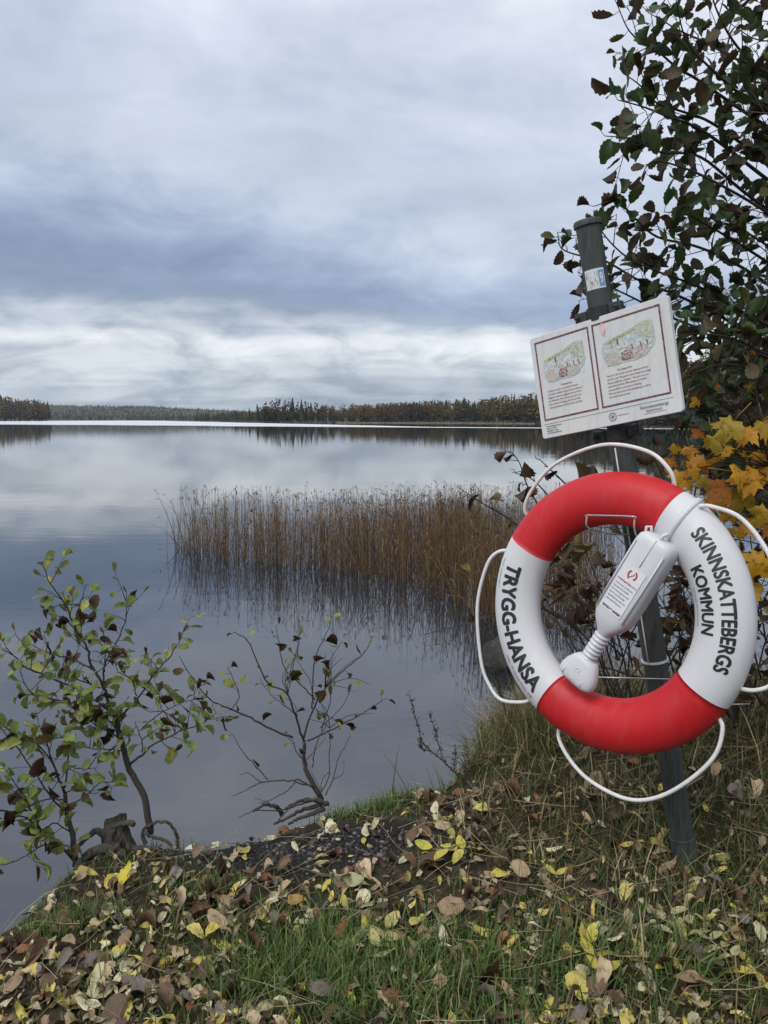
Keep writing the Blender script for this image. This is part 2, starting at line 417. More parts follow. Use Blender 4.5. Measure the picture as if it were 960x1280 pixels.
# value noise ---------------------------------------------------------------
def vnoise(x, y, seed=0):
    x = np.asarray(x, float); y = np.asarray(y, float)
    xi = np.floor(x); yi = np.floor(y); fx = x - xi; fy = y - yi
    fx = fx * fx * (3 - 2 * fx); fy = fy * fy * (3 - 2 * fy)
    def h(a, b):
        v = np.sin(a * 127.1 + b * 311.7 + seed * 74.7) * 43758.5453
        return v - np.floor(v)
    return (h(xi, yi) * (1 - fx) + h(xi + 1, yi) * fx) * (1 - fy) + (h(xi, yi + 1) * (1 - fx) + h(xi + 1, yi + 1) * fx) * fy

# ------------------------------------------------------------------ terrain: lake outline (bank top edge)
edge_px = [(-330, 1330), (-80, 1215), (20, 1128), (75, 1088), (118, 1062), (180, 1050), (250, 1046), (330, 1036), (400, 1018), (480, 1000),
           (540, 980), (590, 955), (622, 918), (665, 888), (740, 872), (840, 862), (960, 852), (1100, 835)]
near_edge = [tuple(atz(x, y, 0.36)[:2]) for x, y in edge_px]
LAKE = [(-600, -330), (-120, -70), (-30, -14), (-8, -1.5)] + near_edge + [
    (6.5, 7.5), (14, 13), (27, 31), (44, 70), (55, 140), (60, 230), (58, 300), (40, 340), (8, 355), (-22, 366), (-34, 380), (-62, 376),
    (-70, 420), (-98, 500), (-116, 560), (-150, 600), (-170, 860), (-240, 930), (-330, 950), (-310, 720), (-300, 690), (-330, 660), (-420, 640),
    (-620, 620), (-760, 300), (-760, -200)]
LAKE = np.array(LAKE)

def sdist(x, y):
    x = np.asarray(x, float).ravel(); y = np.asarray(y, float).ravel()
    d = np.full(x.shape, 1e18); inside = np.zeros(x.shape, bool)
    n = len(LAKE)
    for i in range(n):
        ax, ay = LAKE[i]; bx, by = LAKE[(i + 1) % n]
        ex, ey = bx - ax, by - ay
        t = np.clip(((x - ax) * ex + (y - ay) * ey) / (ex * ex + ey * ey), 0, 1)
        d = np.minimum(d, (x - ax - t * ex) ** 2 + (y - ay - t * ey) ** 2)
        cr = ((ay > y) != (by > y)) & (x < ex * (y - ay) / (ey + 1e-15) + ax)
        inside ^= cr
    d = np.sqrt(d)
    return np.where(inside, -d, d)

PD = [-400, -60, -12, -5, -1.5, -0.5, -0.24, -0.12, -0.03, 0.06, 0.3, 1, 3, 10, 60, 600]
PZ = [-6, -4, -2.2, -1.1, -0.40, -0.15, -0.07, 0.09, 0.30, 0.355, 0.385, 0.40, 0.44, 0.9, 3, 10]
def height(x, y):
    x = np.asarray(x, float); y = np.asarray(y, float); sh = x.shape
    xf, yf = x.ravel(), y.ravel()
    d = sdist(xf, yf)
    near = np.hypot(xf, yf - 2) < 12
    d = d + np.where(near, (vnoise(xf * 5, yf * 5, 3) - 0.5) * 0.10 + (vnoise(xf * 15, yf * 15, 4) - 0.5) * 0.04, 0)
    d = d - np.clip((np.hypot(xf, yf) - 150) * 0.06, 0, 70)      # far shores: keep the bare strand behind the tree line
    z = np.interp(d, PD, PZ)
    land = np.clip((d + 0.1) / 0.3, 0, 1)
    z = z + land * np.where(near, 0.045 * np.clip(xf, -1.6, 1.4), 0)
    z = z + land * np.where(near, (vnoise(xf * 2.2, yf * 2.2, 1) - 0.5) * 0.06 + (vnoise(xf * 7, yf * 7, 2) - 0.5) * 0.025 + (vnoise(xf * 22, yf * 22, 5) - 0.5) * 0.010, 0)
    z = z + land * 0.07 * np.exp(-(((xf - 0.75) / 0.55) ** 2 + ((yf - 2.9) / 0.5) ** 2))
    return z.reshape(sh)


def spaced(lo, hi, st, far, g=1.13):
    m = list(np.arange(lo, hi + 1e-9, st)); s = st; up = []; v = hi
    while v < far: s *= g; v += s; up.append(v)
    s = st; dn = []; v = lo
    while v > -far: s *= g; v -= s; dn.append(v)
    return np.array(dn[::-1] + m + up)
gx = spaced(-2.0, 2.6, 0.032, 4000); gy = spaced(0.9, 4.6, 0.032, 4000)
GX, GY = np.meshgrid(gx, gy, indexing='ij')
GZ = height(GX, GY)
GS = sdist(GX, GY).reshape(GX.shape)
def bil(G, x, y):
    x = np.asarray(x, float); y = np.asarray(y, float); sh = x.shape; x = x.ravel(); y = y.ravel()
    i = np.clip(np.searchsorted(gx, x, 'right') - 1, 0, len(gx) - 2); j = np.clip(np.searchsorted(gy, y, 'right') - 1, 0, len(gy) - 2)
    fx = (x - gx[i]) / (gx[i + 1] - gx[i]); fy = (y - gy[j]) / (gy[j + 1] - gy[j])
    return (G[i, j] * (1 - fx) * (1 - fy) + G[i + 1, j] * fx * (1 - fy) + G[i, j + 1] * (1 - fx) * fy + G[i + 1, j + 1] * fx * fy).reshape(sh)
def height(x, y): return bil(GZ, x, y)
def sdist(x, y): return bil(GS, x, y)
def hz(x, y): return float(bil(GZ, np.array([x]), np.array([y]))[0])
nx, ny = GX.shape
idx = np.arange(nx * ny).reshape(nx, ny)
q = np.stack([idx[:-1, :-1], idx[1:, :-1], idx[1:, 1:], idx[:-1, 1:]], -1).reshape(-1, 4)
tri = np.concatenate([q[:, [0, 1, 2]], q[:, [0, 2, 3]]])

gm, nt, out = new_mat('bank_soil')
b = nd(nt, 'ShaderNodeBsdfPrincipled')
geo = nd(nt, 'ShaderNodeNewGeometry'); pos = geo.outputs['Position']
sp = nd(nt, 'ShaderNodeSeparateXYZ'); nt.links.new(pos, sp.inputs[0])
soil = ramp(nt, noise(nt, pos, 9, 8, 0.65), [(0.3, (0.018, 0.014, 0.011)), (0.5, (0.045, 0.034, 0.024)), (0.7, (0.075, 0.055, 0.035))])
moss = ramp(nt, noise(nt, pos, 45, 6, 0.7), [(0.3, (0.020, 0.018, 0.010)), (0.5, (0.042, 0.038, 0.019)), (0.7, (0.080, 0.062, 0.034))])
GCX = atz(370, 1066, 0.38)[:2]; GCY = atz(440, 1050, 0.38)[:2]
def spot(cx_, cy_, rx, ry):
    a = mth(nt, 'DIVIDE', mth(nt, 'SUBTRACT', sp.outputs[0], float(cx_)), rx); b_ = mth(nt, 'DIVIDE', mth(nt, 'SUBTRACT', sp.outputs[1], float(cy_)), ry)
    return mth(nt, 'ADD', mth(nt, 'MULTIPLY', a, a), mth(nt, 'MULTIPLY', b_, b_))
earth = mth(nt, 'MINIMUM', spot(*GCX, 0.42, 0.17), spot(*GCY, 0.26, 0.15))
earth = mth(nt, 'ADD', earth, mth(nt, 'MULTIPLY', mth(nt, 'SUBTRACT', noise(nt, pos, 8, 5), 0.5), 1.2))
earth = ramp(nt, earth, [(0.55, (1, 1, 1, 1)), (1.0, (0, 0, 0, 1))])
land = mixc(nt, ramp(nt, noise(nt, pos, 3.0, 5), [(0.42, (0, 0, 0, 1)), (0.58, (1, 1, 1, 1))]), soil, moss)
land = mixc(nt, earth, land, ramp(nt, noise(nt, pos, 90, 4), [(0.35, (0.010, 0.009, 0.008)), (0.7, (0.032, 0.029, 0.026))]))
vor = nd(nt, 'ShaderNodeTexVoronoi'); vor.inputs['Scale'].default_value = 22; nt.links.new(pos, vor.inputs['Vector'])
bed1 = ramp(nt, vor.outputs['Color'], [(0.2, (0.14, 0.13, 0.115)), (0.8, (0.30, 0.285, 0.26))])
bed = mixc(nt, ramp(nt, noise(nt, pos, 2.2, 6), [(0.4, (0, 0, 0, 1)), (0.62, (1, 1, 1, 1))]), (0.17, 0.16, 0.145, 1), bed1)
mud = ramp(nt, mth(nt, 'MULTIPLY_ADD', sp.outputs[2], 1.0, 1.0), [(0.35, (0, 0, 0, 1)), (0.80, (1, 1, 1, 1))])
bed = mixc(nt, mud, (0.030, 0.030, 0.028, 1), bed)
wet = ramp(nt, mth(nt, 'MULTIPLY_ADD', sp.outputs[2], 4.0, 0.5), [(0.42, (0, 0, 0, 1)), (0.72, (1, 1, 1, 1))])
col = mixc(nt, wet, bed, land)
# far land: forest floor / dry reeds along the shore
nt.links.new(col, b.inputs['Base Color'])
b.inputs['Roughness'].default_value = 0.92
b.inputs['Specular IOR Level'].default_value = 0.2
bn = nd(nt, 'ShaderNodeBump'); bn.inputs['Strength'].default_value = 0.8; bn.inputs['Distance'].default_value = 0.012
nt.links.new(noise(nt, pos, 60, 8, 0.7), bn.inputs['Height']); nt.links.new(bn.outputs[0], b.inputs['Normal'])
nt.links.new(b.outputs[0], out.inputs[0])
ground = bulk('ground', np.stack([GX, GY, GZ], -1).reshape(-1, 3), tri, gm)
tag(ground, kind='structure')

# ------------------------------------------------------------------ water
wm, nt, out = new_mat('lake_water')
geo = nd(nt, 'ShaderNodeNewGeometry'); pos = geo.outputs['Position']
sp = nd(nt, 'ShaderNodeSeparateXYZ'); nt.links.new(pos, sp.inputs[0])
mp = nd(nt, 'ShaderNodeMapping'); mp.inputs['Scale'].default_value = (1.0, 2.6, 1.0); nt.links.new(pos, mp.inputs[0])
n1 = noise(nt, mp.outputs[0], 1.6, 3, 0.5); n2 = noise(nt, mp.outputs[0], 0.35, 2, 0.5)
hgt = mth(nt, 'ADD', n1, mth(nt, 'MULTIPLY', n2, 2.0))
bn = nd(nt, 'ShaderNodeBump'); bn.inputs['Strength'].default_value = 1.0; bn.inputs['Distance'].default_value = 0.0011
nt.links.new(hgt, bn.inputs['Height'])
# wind-ruffled strip far out (world position: a belt running across the lake, farther and wider to the west)
ynear = mth(nt, 'MULTIPLY_ADD', sp.outputs[0], -0.62, 168.0)
dband = mth(nt, 'SUBTRACT', sp.outputs[1], ynear)
wid = mth(nt, 'MULTIPLY_ADD', sp.outputs[0], -2.2, 40.0)
wid = mth(nt, 'MAXIMUM', wid, 16.0)
rel = mth(nt, 'DIVIDE', dband, wid)
edge_n = mth(nt, 'MULTIPLY', mth(nt, 'SUBTRACT', noise(nt, pos, 0.02, 3), 0.5), 0.35)
rel = mth(nt, 'ADD', rel, edge_n)
band = ramp(nt, rel, [(0.0, (0, 0, 0, 1)), (0.10, (1, 1, 1, 1)), (0.85, (1, 1, 1, 1)), (1.0, (0, 0, 0, 1))])
rough = mth(nt, 'MULTIPLY_ADD', band, 0.42, 0.006)
gl = nd(nt, 'ShaderNodeBsdfGlossy'); nt.links.new(rough, gl.inputs['Roughness']); nt.links.new(bn.outputs[0], gl.inputs['Normal'])
gl.inputs['Color'].default_value = (1, 1, 1, 1)
tr = nd(nt, 'ShaderNodeBsdfTransparent'); tr.inputs[0].default_value = (0.62, 0.66, 0.70, 1)
df = nd(nt, 'ShaderNodeBsdfDiffuse'); df.inputs[0].default_value = (0.026, 0.036, 0.050, 1)
m1 = nd(nt, 'ShaderNodeMixShader'); m1.inputs[0].default_value = 0.45
nt.links.new(tr.outputs[0], m1.inputs[1]); nt.links.new(df.outputs[0], m1.inputs[2])
fre = nd(nt, 'ShaderNodeFresnel'); fre.inputs[0].default_value = 2.15; nt.links.new(bn.outputs[0], fre.inputs['Normal'])
m2 = nd(nt, 'ShaderNodeMixShader'); nt.links.new(fre.outputs[0], m2.inputs[0])
nt.links.new(m1.outputs[0], m2.inputs[1]); nt.links.new(gl.outputs[0], m2.inputs[2])
nt.links.new(m2.outputs[0], out.inputs[0])
water = build('water', [(-3000, -600, 0), (3000, -600, 0), (3000, 3000, 0), (-3000, 3000, 0)], [(0, 1, 2, 3)], wm, sm=False)
tag(water, kind='structure')

# ------------------------------------------------------------------ far hills
def hill(name, pts, h, depth, mat):
    """ridge along a polyline: a rounded prism with uneven crest"""
    p = catmull(pts, 8); n = len(p); v = []; K = 9
    tg = np.gradient(p[:, :2], axis=0); tg /= np.linalg.norm(tg, axis=1)[:, None]
    nr = np.stack([-tg[:, 1], tg[:, 0]], 1)
    hs = np.interp(np.linspace(0, 1, n), np.linspace(0, 1, len(h)), h) * (0.94 + 0.12 * vnoise(np.arange(n) * 0.6, np.zeros(n), 9))
    for i in range(n):
        for k in range(K):
            a = k / (K - 1)
            v.append((p[i, 0] + nr[i, 0] * depth * (a - 0.0), p[i, 1] + nr[i, 1] * depth * a, -1 + (hs[i] + 1) * math.sin(PI * min(1, a * 0.5 + 0.0)) ** 0.8))
    f = [(i * K + k, (i + 1) * K + k, (i + 1) * K + k + 1, i * K + k + 1) for i in range(n - 1) for k in range(K - 1)]
    o = build(name, v, f, mat); tag(o, kind='structure'); return o, p, hs, nr
M['hill'] = pmat('wooded_hillside_soil', (0.030, 0.042, 0.030), (0.050, 0.052, 0.034), 0.05, 0.95)

# ------------------------------------------------------------------ tree generators for the far shore
def conifer_geo(h, r, seed, lay=7, sides=7):
    rg = np.random.default_rng(seed); v = []; t = []
    for L in range(lay):
        f = L / lay
        z0 = h * (0.10 + 0.82 * f); z1 = min(h, z0 + h * (0.26 - 0.10 * f)); rr = r * (1 - f) ** 0.85 + 0.02 * h
        o = len(v); ph = rg.random() * 6
        for k in range(sides):
            a = ph + 2 * PI * k / sides; q_ = rr * rg.uniform(0.6, 1.2)
            v.append((math.cos(a) * q_, math.sin(a) * q_, z0 + rg.uniform(-0.03, 0.03) * h))
        v.append((0, 0, z1))
        for k in range(sides): t.append((o + k, o + (k + 1) % sides, o + sides))
    return np.array(v), np.array(t)

def broad_geo(h, r, seed, n=46, base=0.2, clump=0.13):
    rg = np.random.default_rng(seed); v = []; t = []
    for i in range(n):
        u = rg.normal(size=3); u /= np.linalg.norm(u); q_ = rg.random() ** 0.45
        cz = h * (base + (1 - base) * 0.5); c = np.array([u[0] * r * q_, u[1] * r * q_, cz + u[2] * q_ * h * (1 - base) * 0.5])
        # narrower toward the top
        k = 1 - 0.55 * max(0, (c[2] / h - 0.5) * 2); c[0] *= k; c[1] *= k
        s = h * clump * rg.uniform(0.5, 1.2)
        a = rg.normal(size=(4, 3)); a /= np.linalg.norm(a, axis=1)[:, None]; a *= s * 0.6
        a[:, 2] *= 1.3
        o = len(v); v += list(c + a); t += [(o, o + 1, o + 2), (o, o + 2, o + 3), (o, o + 3, o + 1), (o + 1, o + 3, o + 2)]
    return np.array(v), np.array(t)

def trunk_geo(h, r):
    return tube(np.array([(0, 0, -0.3), (0.02 * h, 0, h * 0.4), (0, 0, h * 0.85)]), [r, r * 0.7, r * 0.2], 4)

CON = [conifer_geo(1, 0.17, s) for s in range(6)]
BRO = [broad_geo(1, 0.30, 20 + s, 80, 0.16, 0.085) for s in range(6)]
BAR = [broad_geo(1, 0.24, 40 + s, 60, 0.2, 0.06) for s in range(5)]

def conc(rg): return np.array([0.012, 0.022, 0.016]) * rg.uniform(0.6, 1.5)
def broc(rg):
    k = rg.random()
    if k < 0.35: c = np.array([0.12, 0.085, 0.028])
    elif k < 0.65: c = np.array([0.070, 0.052, 0.036])
    elif k < 0.85: c = np.array([0.085, 0.078, 0.028])
    else: c = np.array([0.16, 0.10, 0.025])
    return c * rg.uniform(0.75, 1.6)

def wood(name, spots, pcon, hrange, seed, label, cat='woods', dim=1.0):
    rg = np.random.default_rng(seed); A = Acc()
    for (x, y, z, hs) in spots:
        h = rg.uniform(*hrange) * hs
        con = rg.random() < pcon
        V, T = (CON[rg.integers(6)] if con else (BRO[rg.integers(6)] if rg.random() < 0.65 else BAR[rg.integers(5)]))
        a = rg.random() * 6.28; ca, sa = math.cos(a), math.sin(a)
        w = rg.uniform(0.75, 1.25) * (1.0 if con else 1.15)
        P = np.stack([(V[:, 0] * ca - V[:, 1] * sa) * w, (V[:, 0] * sa + V[:, 1] * ca) * w, V[:, 2]], 1) * h + (x, y, z)
        cc = (conc(rg) if con else broc(rg)) * dim
        A.add(P, T, cc * rg.uniform(0.7, 1.3, (len(P), 1)))
        if not con:
            tv, tt = trunk_geo(h, 0.013 * h); A.add(tv + (x, y, z), tt, (0.05, 0.045, 0.04))
    o = A.obj(name, M['woods'], sm=False)
    return tag(o, label, cat, kind='stuff')

def along(pts, n, depth, seed, hs=(1, 1), out=1):
    """random spots in a belt behind a shoreline polyline; out: side of the line the land lies on"""
    rg = np.random.default_rng(seed); p = np.array(pts, float)
    L = np.r_[0, np.cumsum(np.linalg.norm(np.diff(p, axis=0), axis=1))]
    r = []
    for i in range(n):
        s = rg.random() * L[-1]; k = min(np.searchsorted(L, s, 'right') - 1, len(p) - 2)
        f = (s - L[k]) / (L[k + 1] - L[k]); q_ = p[k] + (p[k + 1] - p[k]) * f
        t_ = p[k + 1] - p[k]; t_ = t_ / np.linalg.norm(t_); nr = np.array([t_[1], -t_[0]]) * out
        d_ = 1.5 + depth * rg.random() ** 1.3
        x, y = q_ + nr * d_
        r.append((x, y, d_, np.interp(s / L[-1], np.linspace(0, 1, len(hs)), hs)))
    r = np.array(r); z = height(r[:, 0], r[:, 1])
    z = np.maximum(z, 0.2)
    return [(a, b_, c_, d_) for (a, b_, _, d_), c_ in zip(r, z)]

# right shore, near to far (land lies to the right / behind)
wood('shore_wood', along([(27, 31), (44, 70), (55, 140), (60, 230)], 420, 40, 1, (0.75, 1.0, 0.95, 0.9), 1), 0.3, (10, 16), 5,
     'brown and dark green wood lining the near right shore behind the alder')
wood('shore_wood', along([(60, 230), (58, 300), (40, 340), (8, 355), (-22, 366), (-34, 380)], 620, 45, 2, (1.02, 1.0, 0.92, 0.80, 0.66, 0.6), 1), 0.20, (9.5, 15.0), 6,
     'ochre and brown birch wood along the far right shore of the lake')
wood('shore_wood', along([(-30, 378), (-62, 376), (-66, 400)], 90, 26, 3, (0.7, 0.8, 0.7), 1), 0.35, (7, 11), 7,
     'low trees and undergrowth massed on the wooded point in the middle of the far shore')
wood('shore_wood', along([(-66, 400), (-98, 500), (-116, 560), (-150, 600)], 260, 35, 4, (0.6, 0.75, 0.85, 0.7), 1), 0.75, (6, 10), 8,
     'dark conifer wood in the bay left of the wooded point')
wood('shore_wood', along([(-310, 720), (-300, 690), (-330, 660), (-420, 640), (-620, 620)], 520, 50, 5, (0.75, 1.0, 1.0, 1.0, 1.0), 1), 0.25, (16, 26), 9,
     'brown mixed wood on the headland at the far left of the lake')
ridge, rp, rh, rn = hill('ridge', [(-130, 960, 0), (-230, 1010, 0), (-330, 1060, 0), (-450, 1080, 0), (-620, 1080, 0), (-900, 980, 0)], [3, 6, 13, 23, 29, 33], -420, M['hill'])
rs = []
rg = np.random.default_rng(33)
for i in range(6200):
    k = rg.integers(len(rp) - 1); f = rg.random(); a = rg.random() ** 1.7
    q_ = rp[k, :2] * (1 - f) + rp[k + 1, :2] * f - rn[k] * 420 * a
    z = -1 + (rh[k] + 1) * math.sin(PI * a * 0.5) ** 0.8
    rs.append((q_[0], q_[1], z - 1, 1.0))
wood('ridge_forest', rs + along([(-116, 560), (-150, 600), (-170, 860), (-240, 930), (-330, 950), (-420, 900)], 520, 70, 44, (0.9, 0.9, 1.3, 1.3, 1.3), 1), 0.82, (3.4, 6.2), 12, 'dark blue green forest covering the low ridge far across the lake', 'forest', 1.0)
ridge2, rp, rh, rn = hill('ridge', [(420, 420, 0), (220, 470, 0), (90, 480, 0), (-20, 490, 0), (-100, 620, 0), (-180, 980, 0)], [14, 13, 11, 9, 6, 8], -260, M['hill'])
rs = []
for i in range(900):
    k = rg.integers(len(rp) - 1); f = rg.random(); a = rg.random() ** 1.4
    q_ = rp[k, :2] * (1 - f) + rp[k + 1, :2] * f - rn[k] * 260 * a
    z = -1 + (rh[k] + 1) * math.sin(PI * a * 0.5) ** 0.8
    rs.append((q_[0], q_[1], z - 1, 1.0))
wood('ridge_forest', rs, 0.7, (6, 9), 13, 'dark forest on the rise behind the ochre birches of the right shore', 'forest')

# trees that stand out singly on the wooded point
for i, (px, top, con) in enumerate([(322, 507, 1), (332, 504, 0), (341, 503, 0), (348, 500, 0), (356, 503, 0), (362, 501, 0), (366, 499, 1), (371, 504, 0),
                                    (377, 501, 1), (383, 503, 0), (389, 505, 1), (396, 504, 0), (312, 512, 1), (403, 508, 0)]):
    rg = np.random.default_rng(70 + i); Y = 376 + rg.uniform(0, 12)
    p = at(px, 528, Y); x, y = p[0], Y
    z = max(0.2, hz(x, y)); h = at(px, top - 3, Y)[2] - z
    e = empty('conifer_tree' if con else 'birch_tree', (x, y, z),
              'dark pointed conifer on the wooded point across the lake' if con else 'grey brown leafless tree on the wooded point across the lake',
              'tree', 'conifers on the wooded point' if con else 'bare trees on the wooded point')
    V, T = conifer_geo(h, 0.15 * h, 90 + i, 9, 8) if con else broad_geo(h, 0.22 * h, 90 + i, 70, 0.18, 0.09)
    cc = conc(rg) if con else np.array([0.060, 0.048, 0.036]) * rg.uniform(0.7, 1.3)
    bulk('crown', V + (x, y, z), T, M['woods'], cc * rg.uniform(0.6, 1.4, (len(V), 1)), parent=e, sm=False)
    tv, tt = trunk_geo(h, 0.014 * h); bulk('trunk', tv + (x, y, z), tt, M['bark'], parent=e)

# pale reed fringe along the far right shore
A = Acc(); rg = np.random.default_rng(3)
for i in range(2200):
    s = rg.random(); p = np.array([(40, 338), (8, 352), (-22, 363)][0]) if False else None
    k = rg.integers(3); P0, P1 = [((58, 300), (40, 340)), ((40, 340), (8, 355)), ((8, 355), (-22, 366))][k]
    f = rg.random(); x = P0[0] + (P1[0] - P0[0]) * f + rg.uniform(-1, 1); y = P0[1] + (P1[1] - P0[1]) * f - rg.uniform(-1.5, 2.5)
    h = rg.uniform(0.15, 0.75); w = 0.10
    A.add(np.array([(x - w, y, -0.2), (x + w, y, -0.2), (x, y + 0.1, h)]), [(0, 1, 2)], np.array([0.24, 0.20, 0.13]) * rg.uniform(0.5, 1.3))
tag(A.obj('reed_fringe', M['reed'], sm=False), 'thin pale reed fringe at the foot of the far right wood', 'reeds', kind='stuff')

# ------------------------------------------------------------------ reed bed in the lake
front = np.array([atz(x, y, 0)[:2] for x, y in [(222, 686), (300, 700), (400, 711), (480, 722), (540, 735), (580, 752), (605, 772), (660, 790), (760, 800)]])
back = np.array([atz(x, y, 0)[:2] for x, y in [(222, 682), (300, 678), (400, 672), (480, 668), (540, 666), (580, 665), (605, 664), (660, 663), (760, 662)]])
A = Acc(); rg = np.random.default_rng(5)
def stalk(x, y, h, lean, az, w, c, head, A, z0=-0.25, bend=1.0):
    n = 5; t = np.linspace(0, 1, n)
    off = lean * (t ** 1.8) * bend
    px_ = x + np.cos(az) * off; py_ = y + np.sin(az) * off; pz_ = z0 + (h - z0) * t - 0.35 * off * off / max(h, 0.2)
    v, tt = tube(np.stack([px_, py_, pz_], 1), [w, w, w * 0.8, w * 0.35], 3, False)
    g = np.repeat(np.linspace(0.75, 1.12, n), 3)[:, None]
    A.add(v, tt, c * g)
    if head:
        tip = np.array([px_[-1], py_[-1], pz_[-1]])
        for k in range(3):
            d = rg.normal(size=3) * 0.010; d[2] = -abs(d[2]) * 1.5 - 0.006
            e1 = rg.normal(size=3) * 0.0028
            A.add(np.array([tip, tip + d * 2 + e1, tip + d * 2 - e1]), [(0, 1, 2)], c * 0.6)
for i in range(6400):
    s = rg.random() ** 0.92 * 8; k = min(int(s), 7); f = s - k
    P0 = front[k] * (1 - f) + front[k + 1] * f; P1 = back[k] * (1 - f) + back[k + 1] * f
    q_ = rg.random() ** 1.25
    x, y = P0 * (1 - q_) + P1 * q_ + rg.normal(size=2) * 0.10
    # thin the left tip and clump a little
    if vnoise(np.array([x * 2.6]), np.array([y * 1.1]), 8)[0] < 0.38 and rg.random() < 0.8: continue
    if s < 1.2 and rg.random() < 0.75 - 0.4 * s: continue
    hmax = 0.76 + 0.02 * (10.5 - y) if y > 8 else 0.80
    h = hmax * (1.14 - 0.62 * rg.random() ** 1.1)
    kind = rg.random()
    c = np.array([0.21, 0.125, 0.062]) if kind < 0.50 else (np.array([0.095, 0.062, 0.036]) if kind < 0.72 else np.array([0.30, 0.22, 0.125]))
    c = c * rg.uniform(0.45, 1.0) * np.array([1.0, 0.96, 0.86])
    stalk(x, y, h, abs(rg.normal()) * (0.10 if rg.random() < 0.75 else 0.30), rg.random() * 6.28, rg.uniform(0.0014, 0.0032), c, rg.random() < 0.45, A)
    if rg.random() < 0.30:                            # a drooping leaf blade part way up
        zb = h * rg.uniform(0.35, 0.85); a = rg.random() * 6.28; L = rg.uniform(0.08, 0.22); u_ = np.array([math.cos(a), math.sin(a), 0]); v_ = np.array([-math.sin(a), math.cos(a), 0]) * 0.0035
        B = np.array([x, y, zb]); m_ = B + u_ * L * 0.5 + (0, 0, L * 0.35); e_ = B + u_ * L + (0, 0, -L * rg.uniform(-0.2, 0.5))
        A.add(np.array([B - v_ * 0.5, B + v_ * 0.5, m_ - v_, m_ + v_, e_]), [(0, 1, 3), (0, 3, 2), (2, 3, 4)], c * rg.uniform(0.8, 1.4))
for i in range(380):                                  # broken and strongly leaning stalks
    k = rg.integers(8); f = rg.random()
    P0 = front[k] * (1 - f) + front[k + 1] * f; P1 = back[k] * (1 - f) + back[k + 1] * f
    x, y = P0 + (P1 - P0) * rg.random() * 0.6
    stalk(x, y, rg.uniform(0.12, 0.5), rg.uniform(0.25, 0.6), rg.random() * 6.28, 0.0035, np.array([0.16, 0.11, 0.06]) * rg.uniform(0.6, 1.3), False, A)
for px, ln, h in [(216, -0.30, 0.86), (224, -0.18, 0.7), (232, -0.12, 0.74), (240, -0.08, 0.6), (228, 0.10, 0.55)]:
    p = atz(px + 8, 688, 0); stalk(p[0], p[1], h, abs(ln), PI if ln < 0 else 0, 0.005, np.array([0.05, 0.045, 0.03]), True, A)
for i in range(70):                                   # a few loose stalks left of and in front of the bed
    k = rg.integers(0, 7); f = rg.random(); P0 = front[k] * (1 - f) + front[k + 1] * f
    x, y = P0 + np.array([rg.normal() * 0.15 - (0.25 if k == 0 else 0), -abs(rg.normal()) * 0.25])
    stalk(x, y, rg.uniform(0.25, 0.6), abs(rg.normal()) * 0.16, rg.random() * 6.28, 0.003, np.array([0.11, 0.07, 0.04]), False, A)
tag(A.obj('reed_bed', M['reed']), 'brown bed of withered reeds standing in the shallow lake', 'reeds', kind='stuff')

# ------------------------------------------------------------------ post with sign and lifebuoy: frames
def frame(yaw, tilt, roll=0.0):
    return np.array(Matrix.Rotation(yaw, 3, 'Z') @ Matrix.Rotation(tilt, 3, 'X') @ Matrix.Rotation(roll, 3, 'Y'))
BC = np.array([0.61201376, 2.02650845, 1.23790957])           # buoy centre
BM = frame(-0.79859, -0.128373)
SM_ = frame(-0.8333, 0.0161, -0.1819)
SCN = np.array([0.5965, 2.15, 1.8781]); SW, SH = 0.4386, 0.300
pA = SCN + SM_[:, 1] * 0.052
pB = at(811, 775, 2.165)
pdir = (pA - pB) / np.linalg.norm(pA - pB)
PR = 0.0335
t_top = (at(738, 280, 2.2)[2] - pA[2]) / pdir[2]
post_top = pA + pdir * t_top
t_bot = 0.0
pb = pB.copy()
for _ in range(400):
    if pb[2] <= hz(pb[0], pb[1]): break
    pb = pb - pdir * 0.005
post_bot = pb - pdir * 0.15
post = empty('pole', pb, 'leaning grey pipe pole carrying the sign and the lifebuoy', 'pole')
# pole coordinate frame: front faces the camera side
pf = -(np.array([0.3, 1, 0])); pf = pf - pdir * (pf @ pdir); pf /= np.linalg.norm(pf); pr = cross(pdir, pf)
pr = pr if pr[0] > 0 else -pr
def ppole(s, a, r):      # s metres from the top downwards, a angle from the front toward the right
    return post_top - pdir * s + r * (math.cos(a) * pf + math.sin(a) * pr)
def pole_ring(name, s0, s1, r, mat, parent, sides=32, a0=0, a1=2 * PI, thick=0.0, prof=None):
    v = []; f = []; full = abs(a1 - a0 - 2 * PI) < 1e-6
    prof = prof or [(s0, r), (s1, r)]
    n = sides if full else sides + 1
    for s, rr in prof:
        for k in range(n):
            v.append(ppole(s, a0 + (a1 - a0) * k / sides, rr))
    for j in range(len(prof) - 1):
        for k in range(sides):
            k2 = (k + 1) % n if full else k + 1
            f.append((j * n + k, j * n + k2, (j + 1) * n + k2, (j + 1) * n + k))
    if full:
        f.append(tuple(range(n))[::-1]); f.append(tuple((len(prof) - 1) * n + k for k in range(n)))
    o = build(name, v, f, mat, parent)
    if full:
        es = o.modifiers.new('e', 'EDGE_SPLIT'); es.split_angle = math.radians(50)
    return o
plen = np.linalg.norm(post_top - post_bot)
pole_ring('pipe', 0, plen, PR, M['post'], post, prof=[(0.0, PR), (plen, PR)])
pole_ring('cap', 0, 0, 0, M['post'], post, prof=[(-0.009, PR * 0.6), (-0.008, PR + 0.003), (-0.002, PR + 0.0055), (0.008, PR + 0.005), (0.010, PR + 0.0005)])
sb = np.linalg.norm(post_top - pb)
